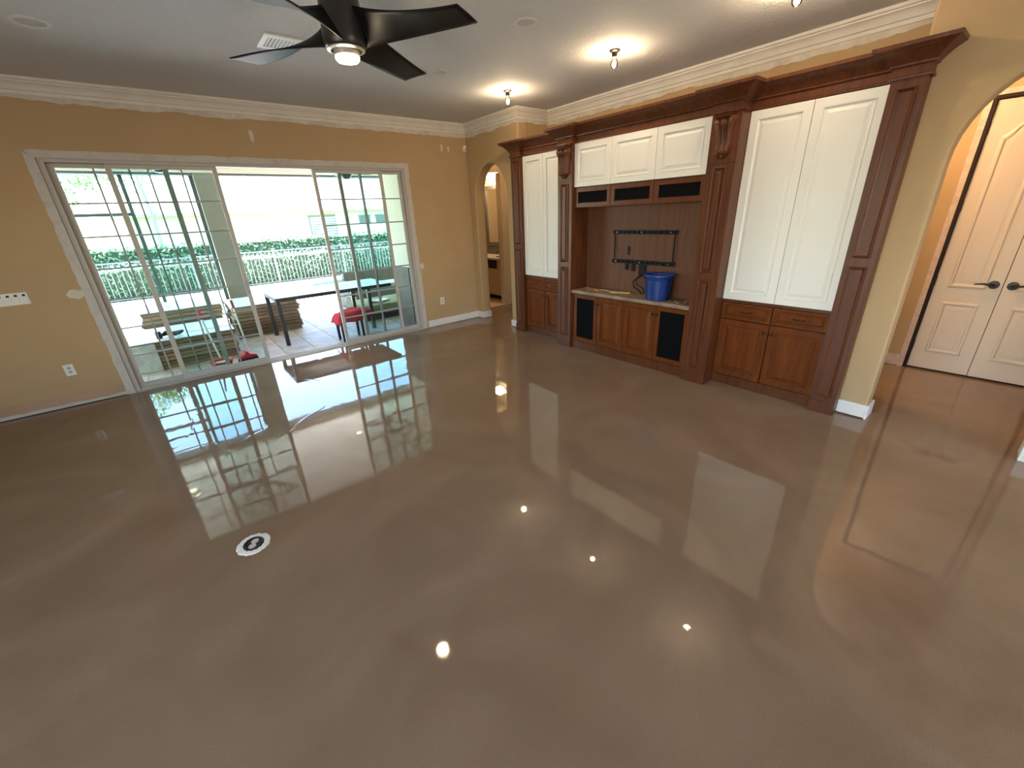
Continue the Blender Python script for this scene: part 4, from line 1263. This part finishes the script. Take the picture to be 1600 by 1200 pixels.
# poles and red buckets by the left door panels
p = empty('red_grip_pole', (0.62, 7.08, ZP), 'pale pole with red grip leaning on the cartons', 'pole')
MB().tube([(0.62, 7.06, ZP + 0.02), (0.60, 7.15, 0.64)], 0.013, 8).build('shaft', M['palemetal'], p, smooth=True)
MB().tube([(0.60, 7.15, 0.64), (0.595, 7.172, 0.76)], 0.018, 8).build('grip', M['redplastic'], p, smooth=True)
p = MB().tube([(0.26, 7.02, ZP + 0.01), (0.19, 7.17, 0.55)], 0.014, 8).build('broom_pole', M['palemetal'], smooth=True)
tag(p, 'plain pale pole leaning on the front carton stack', 'pole')
t = empty('red_tub', (0.24, 6.72, ZP), 'round red tub on the patio behind the left door panel', 'tub')
MB().lathe([(0.09, 0.0), (0.11, 0.02), (0.130, 0.10), (0.138, 0.104), (0.134, 0.112), (0.120, 0.104), (0.10, 0.03), (0.0, 0.025)], (0.24, 6.66, ZP), 28).build('bowl', M['redplastic'], t, smooth=True)
MB().lathe([(0.112, 0.075), (0.05, 0.088), (0.0, 0.09)], (0.24, 6.66, ZP), 24, cap=False).build('filling', M['offwhite'], t)
t = empty('red_dustpan', (0.56, 6.72, ZP), 'red and black dustpan standing at the edge of the open door panel', 'dustpan')
MB().prism([(0.43, 0.0), (0.69, 0.0), (0.67, 0.07), (0.45, 0.07)], lambda a, c, d: (a, d, ZP + c), 6.63, 6.80).build('tray', M['black'], t, bevel=0.006)
MB().prism([(0.44, 0.07), (0.68, 0.07), (0.66, 0.10), (0.585, 0.125), (0.56, 0.165), (0.54, 0.165), (0.53, 0.125), (0.46, 0.10)], lambda a, c, d: (a, d, ZP + c), 6.64, 6.79).build('hood', M['redplastic'], t, bevel=0.006)
o = MB().prism([(0.10 + 0.09 * (1 if k % 2 == 0 else 0.4) * math.sin(2 * math.pi * k / 10), 0.09 * (1 if k % 2 == 0 else 0.4) * math.cos(2 * math.pi * k / 10)) for k in range(10)], lambda a, c, d: (a + 0.12, d, 0.445 + c), 8.30, 8.33).build('red_star', M['redplastic'])
tag(o, 'small red star shaped piece in front of the rear carton stack', 'star')

# patio table
tb = empty('patio_table', (2.1, 7.6, ZP), 'long dark slatted patio table with black square legs', 'table')
TX0, TX1, TY0, TY1, TZ = 1.15, 3.02, 7.13, 8.05, 0.695
ns = 9
sw_ = (TY1 - TY0 - 0.05) / ns
ps = None
for k in range(ns):
    y = TY0 + 0.025 + k * sw_
    if ps is None: ps = MB().box(TX0 + 0.03, TX1 - 0.03, y + 0.005, y + sw_ - 0.005, TZ - 0.018, TZ).build('slat', M['tabletop'], tb)
    else: copy_obj(ps, ((TX0 + TX1) / 2, y + sw_ / 2, TZ - 0.018), tb)
MB().box(TX0, TX1, TY0, TY0 + 0.03, TZ - 0.055, TZ).box(TX0, TX1, TY1 - 0.03, TY1, TZ - 0.055, TZ).box(TX0, TX0 + 0.03, TY0 + 0.03, TY1 - 0.03, TZ - 0.055, TZ).box(TX1 - 0.03, TX1, TY0 + 0.03, TY1 - 0.03, TZ - 0.055, TZ).build('apron', M['tableleg'], tb)
pl = None
for lx in (TX0 + 0.03, 2.60):
    for ly in (TY0 + 0.03, TY1 - 0.03):
        if pl is None: pl = MB().box(lx - 0.028, lx + 0.028, ly - 0.028, ly + 0.028, ZP, TZ - 0.05).build('leg', M['tableleg'], tb)
        else: copy_obj(pl, (lx, ly, ZP), tb)

# red cloth on a small stool
st = empty('low_stool', (2.02, 6.74, ZP), 'low black stool under the red cloth outside the right door panels', 'stool')
SX0, SX1, SY0, SY1, SZ = 1.88, 2.24, 6.62, 6.90, 0.36
MB().box(SX0, SX1, SY0, SY1, SZ - 0.03, SZ).build('seat', M['tableleg'], st, bevel=0.004)
for lx in (SX0 + 0.02, SX1 - 0.02):
    for ly in (SY0 + 0.02, SY1 - 0.02):
        MB().box(lx - 0.018, lx + 0.018, ly - 0.018, ly + 0.018, ZP, SZ - 0.03).build('leg', M['tableleg'], st)
nx, ny = 26, 20
vs, fs = [], []
for i in range(nx + 1):
    for j in range(ny + 1):
        u, v = i / nx, j / ny
        x = SX0 - 0.10 + u * (SX1 - SX0 + 0.34)
        y = SY0 - 0.10 + v * (SY1 - SY0 + 0.16)
        ox = max(SX0 - x, 0, x - SX1 - 0.16); oy = max(SY0 - y, 0, y - SY1)
        ov = math.hypot(ox, oy)
        z = SZ + 0.008 + 0.018 * math.sin(u * 9 + v * 4) * math.cos(v * 7) + 0.03 * math.exp(-((u - 0.6) / 0.25) ** 2) - min(ov, 0.16) * 1.35 + 0.02
        k = 1 - 0.6 * min(ov, 0.1) / 0.1 * 0.5
        x2 = x + (0.5 * ox if x < SX0 else -0.5 * ox if ox else 0)
        y2 = y + (0.5 * oy if y < SY0 else -0.5 * oy if oy else 0)
        vs.append((x2 + 0.008 * math.sin(v * 25), y2 + 0.008 * math.sin(u * 23), z))
for i in range(nx):
    for j in range(ny):
        a = i * (ny + 1) + j
        fs.append((a, a + 1, a + ny + 2, a + ny + 1))
o = MB().add(vs, fs).build('red_cloth', M['red'], smooth=True, angle=80)
sd = o.modifiers.new('solid', 'SOLIDIFY'); sd.thickness = 0.006
tag(o, 'crumpled red cloth draped over the low stool outside', 'cloth')

ot = empty('ottoman', (3.1, 8.1, ZP), 'olive cushioned low lounge seat on a black base beyond the right door panel', 'ottoman')
MB().box(2.72, 3.75, 7.75, 8.55, ZP, 0.06).build('base', M['tableleg'], ot)
MB().box(2.68, 3.80, 7.70, 8.60, 0.06, 0.24).build('cushion', M['olive'], ot, bevel=0.04, seg=3)
o = blob('towel', (3.10, 8.0), 0.22, 0.12, 0.0, M['offwhite'], None, 60, fn=lambda a, c, d: (a, c, 0.262 - d * 3 + 0.012 * math.sin(a * 20)))
tag(o, 'crumpled off-white towel on the olive lounge seat', 'towel')
pts = [(2.86 + 0.10 * math.cos(t * 0.6), 8.95 + 0.05 * math.sin(t * 0.9), -0.032 + 0.30 * abs(math.sin(t * 0.35))) for t in range(22)]
o = MB().tube(pts, 0.016, 8).build('hose', M['palemetal'], smooth=True)
tag(o, 'pale looped hose behind the olive lounge seat', 'hose')
t = empty('patio_sofa', (3.5, 9.3, ZP), 'grey wicker patio sofa behind the table', 'sofa')
MB().box(3.0, 4.3, 9.05, 9.75, ZP, 0.32).build('base', M['greystone'], t, bevel=0.02)
MB().box(3.0, 4.3, 9.62, 9.80, 0.32, 0.68).build('back', M['greystone'], t, bevel=0.02)
MB().box(2.88, 3.0, 9.05, 9.80, ZP, 0.52).build('arm', M['greystone'], t, bevel=0.02)
MB().box(3.02, 4.28, 9.06, 9.60, 0.32, 0.42).build('cushion', M['offwhite'], t, bevel=0.03)

# patio ceiling fan (seen in the floor reflection)
def patio_fan(x, y, lab):
    t = empty('patio_fan', (x, y, 2.45), lab, 'ceiling fan', 'patio ceiling fans')
    MB().lathe([(0.05, 0.33), (0.05, 0.29), (0.015, 0.28), (0.015, 0.15), (0.09, 0.14), (0.10, 0.05), (0.06, 0.0), (0.0, -0.01)], (x, y, 2.45), 20).build('motor', M['fan'], t, smooth=True)
    for k in range(5):
        a = k * 2 * math.pi / 5 + 0.3
        c, s_ = math.cos(a), math.sin(a)
        MB().prism([(0.09, -0.03), (0.25, -0.06), (0.52, -0.065), (0.55, 0.0), (0.52, 0.065), (0.25, 0.06), (0.09, 0.03)], lambda p, q, d: (x + p * c - q * s_, y + p * s_ + q * c, 2.54 + d + q * 0.15), 0, 0.008).build('blade', M['fan'], t)


patio_fan(0.30, 7.75, 'dark patio ceiling fan above the carton stacks')
patio_fan(3.0, 8.35, 'dark patio ceiling fan above the olive lounge seat')

# pool
pc = empty('swimming_pool', (4.6, 13.8, -0.06), 'blue swimming pool in the sunlit deck', 'pool')
def ell(rx, ry, z, n=36): return [(4.7 + rx * math.cos(2 * math.pi * k / n), 13.75 + ry * math.sin(2 * math.pi * k / n), z) for k in range(n)]
loft([ell(1.75, 0.95, -0.056), ell(1.75, 0.95, -0.03), ell(1.5, 0.74, -0.03), ell(1.5, 0.74, -0.05)]).build('coping', M['coping'], pc)
loft([ell(1.5, 0.74, -0.048), ell(0.7, 0.35, -0.048), ell(0.05, 0.03, -0.048)], False, True).build('water', M['water'], pc)

# fence
fc = empty('pool_fence', (4, 15.75, -0.1), 'grey metal picket fence in front of the hedges', 'fence')
FYp = 15.75
MB().box(-6, 14, FYp - 0.015, FYp + 0.015, 0.93, 0.965).build('top_rail', M['fence'], fc)
MB().box(-6, 14, FYp - 0.015, FYp + 0.015, 0.74, 0.77).build('mid_rail', M['fence'], fc)
MB().box(-6, 14, FYp - 0.015, FYp + 0.015, -0.04, -0.01).build('bottom_rail', M['fence'], fc)
pk = None
x = -5.9
while x < 14:
    if pk is None: pk = MB().box(x - 0.010, x + 0.010, FYp - 0.010, FYp + 0.010, -0.10, 0.93).build('picket', M['fence'], fc)
    else: copy_obj(pk, (x, FYp, -0.10), fc)
    x += 0.115
pk = None
for k in range(10):
    x = -5.96 + k * 2.2
    if pk is None: pk = MB().box(x - 0.03, x + 0.03, FYp - 0.03, FYp + 0.03, -0.12, 1.02).build('post', M['fence'], fc)
    else: copy_obj(pk, (x, FYp, -0.12), fc)


def leaves(n, sampler, size, rr):
    vs, fs = [], []
    for i in range(n):
        c = Vector(sampler(rr))
        a = Vector((rr.uniform(-1, 1), rr.uniform(-1, 1), rr.uniform(-1, 1))).normalized()
        b_ = a.orthogonal().normalized()
        b_ = Matrix.Rotation(rr.uniform(0, 6.28), 3, a) @ b_
        s = size * rr.uniform(0.6, 1.3)
        m0 = len(vs)
        vs += [c - b_ * s, c + a.cross(b_) * s * 0.45, c + b_ * s, c - a.cross(b_) * s * 0.45]
        fs.append((m0, m0 + 1, m0 + 2, m0 + 3))
    return vs, fs


def hedge(label, x0, x1, y0, y1, z0, z1, n, size, seed):
    rr = random.Random(seed)
    h = empty('hedge', ((x0 + x1) / 2, (y0 + y1) / 2, z0), label, 'hedge')
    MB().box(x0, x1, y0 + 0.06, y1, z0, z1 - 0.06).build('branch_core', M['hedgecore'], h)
    def smp(r):
        q = r.random()
        if q < 0.72: return (r.uniform(x0, x1), y0 + r.uniform(0, 0.10), r.uniform(z0, z1))
        return (r.uniform(x0, x1), r.uniform(y0, y1), z1 - r.uniform(0, 0.12) + 0.05 * math.sin(r.random() * 6))
    vs, fs = leaves(n, smp, size, rr)
    o = MB().add(vs, fs).build('foliage', M['hedge'], h, fix=False)
    tag(o, kind='stuff')


hedge('lower clipped hedge directly behind the metal fence', -7, 15, 16.1, 17.0, -0.14, 0.80, 15000, 0.055, 1)
hedge('taller clipped hedge in front of the neighbour house', -8, 18, 18.2, 19.4, -0.14, 1.22, 15000, 0.07, 2)


def tree(label, x, y, hgt, cr_, n, seed):
    rr = random.Random(seed)
    t = empty('tree', (x, y, -0.14), label, 'tree')
    b = MB().tube([(x, y, -0.14), (x + 0.1, y, hgt * 0.45), (x, y + 0.1, hgt * 0.8)], [0.10, 0.08, 0.03], 8)
    for k in range(6):
        a = k * 1.05
        b.tube([(x + 0.1, y, hgt * (0.4 + 0.05 * k)), (x + math.cos(a) * cr_ * 0.7, y + math.sin(a) * cr_ * 0.7, hgt * (0.62 + 0.05 * k))], [0.035, 0.012], 6)
    b.build('trunk', M['bark'], t, smooth=True)
    cl_ = [(x + rr.uniform(-1, 1) * cr_ * 0.8, y + rr.uniform(-1, 1) * cr_ * 0.6, hgt * 0.8 + rr.uniform(-0.28, 0.3) * hgt * 0.8, rr.uniform(0.35, 0.7) * cr_ * 0.5) for _ in range(14)]
    def smp(r):
        c = r.choice(cl_)
        d = Vector((r.gauss(0, 1), r.gauss(0, 1), r.gauss(0, 0.8))).normalized() * c[3] * (r.random() ** 0.4)
        return (c[0] + d.x, c[1] + d.y, c[2] + d.z)
    vs, fs = leaves(n, smp, 0.075, rr)
    tag(MB().add(vs, fs).build('foliage', M['treeleaf'], t, fix=False), kind='stuff')


tree('small leafy tree beyond the left door panels', -2.4, 21, 5.2, 1.9, 2600, 3)
tree('thin tree seen between the left door stiles', 0.1, 27, 5.6, 1.6, 1500, 4)

# neighbour house
nh = empty('neighbour_house', (11, 31, -0.14), 'bright white neighbour house with shuttered window beyond the hedges', 'house')
MB().box(-1.0, 26, 30, 40, -0.14, 2.45).build('wall', M['house'], nh)
MB().add([(-1.8, 29.3, 2.36), (26.8, 29.3, 2.36), (26.8, 40.7, 2.36), (-1.8, 40.7, 2.36), (-1.8, 29.3, 2.5), (26.8, 29.3, 2.5), (26.8, 40.7, 2.5), (-1.8, 40.7, 2.5), (4, 35, 3.9), (21, 35, 3.9)], [(3, 2, 1, 0), (0, 1, 5, 4), (1, 2, 6, 5), (2, 3, 7, 6), (3, 0, 4, 7), (4, 5, 9, 8), (5, 6, 9), (6, 7, 8, 9), (7, 4, 8)]).build('roof', M['roof'], nh)
def nwin(x0, x1, z0, z1, shutters):
    f = MB().box(x0 - 0.06, x1 + 0.06, 29.94, 30.02, z0 - 0.06, z1 + 0.06).build('window', M['housewin'], nh)
    MB().box(x0 - 0.10, x1 + 0.10, 29.90, 30.0, z1 + 0.04, z1 + 0.12).build('lintel', M['housewin'], f)
    if shutters:
        n = 9
        s0 = None
        for k in range(n):
            z = z0 + (z1 - z0) * (k + 0.5) / n
            if s0 is None: s0 = MB().box(x0, (x0 + x1) / 2 - 0.05, 29.91, 29.94, z - 0.045, z + 0.045).build('shutter_slat', M['shutter'], f)
            else: copy_obj(s0, ((x0 + (x0 + x1) / 2 - 0.05) / 2, 29.925, z - 0.045), f)
            copy_obj(s0, ((x1 + (x0 + x1) / 2 + 0.05) / 2, 29.925, z - 0.045), f)
    else:
        MB().box(x0 + 0.05, x1 - 0.05, 29.92, 29.94, z0 + 0.05, z1 - 0.05).build('pane', M['housewin'], f)


nwin(7.95, 9.5, 0.72, 2.06, True)
nwin(11.2, 11.85, 1.62, 1.95, False)
nwin(12.4, 13.05, 1.62, 1.95, False)
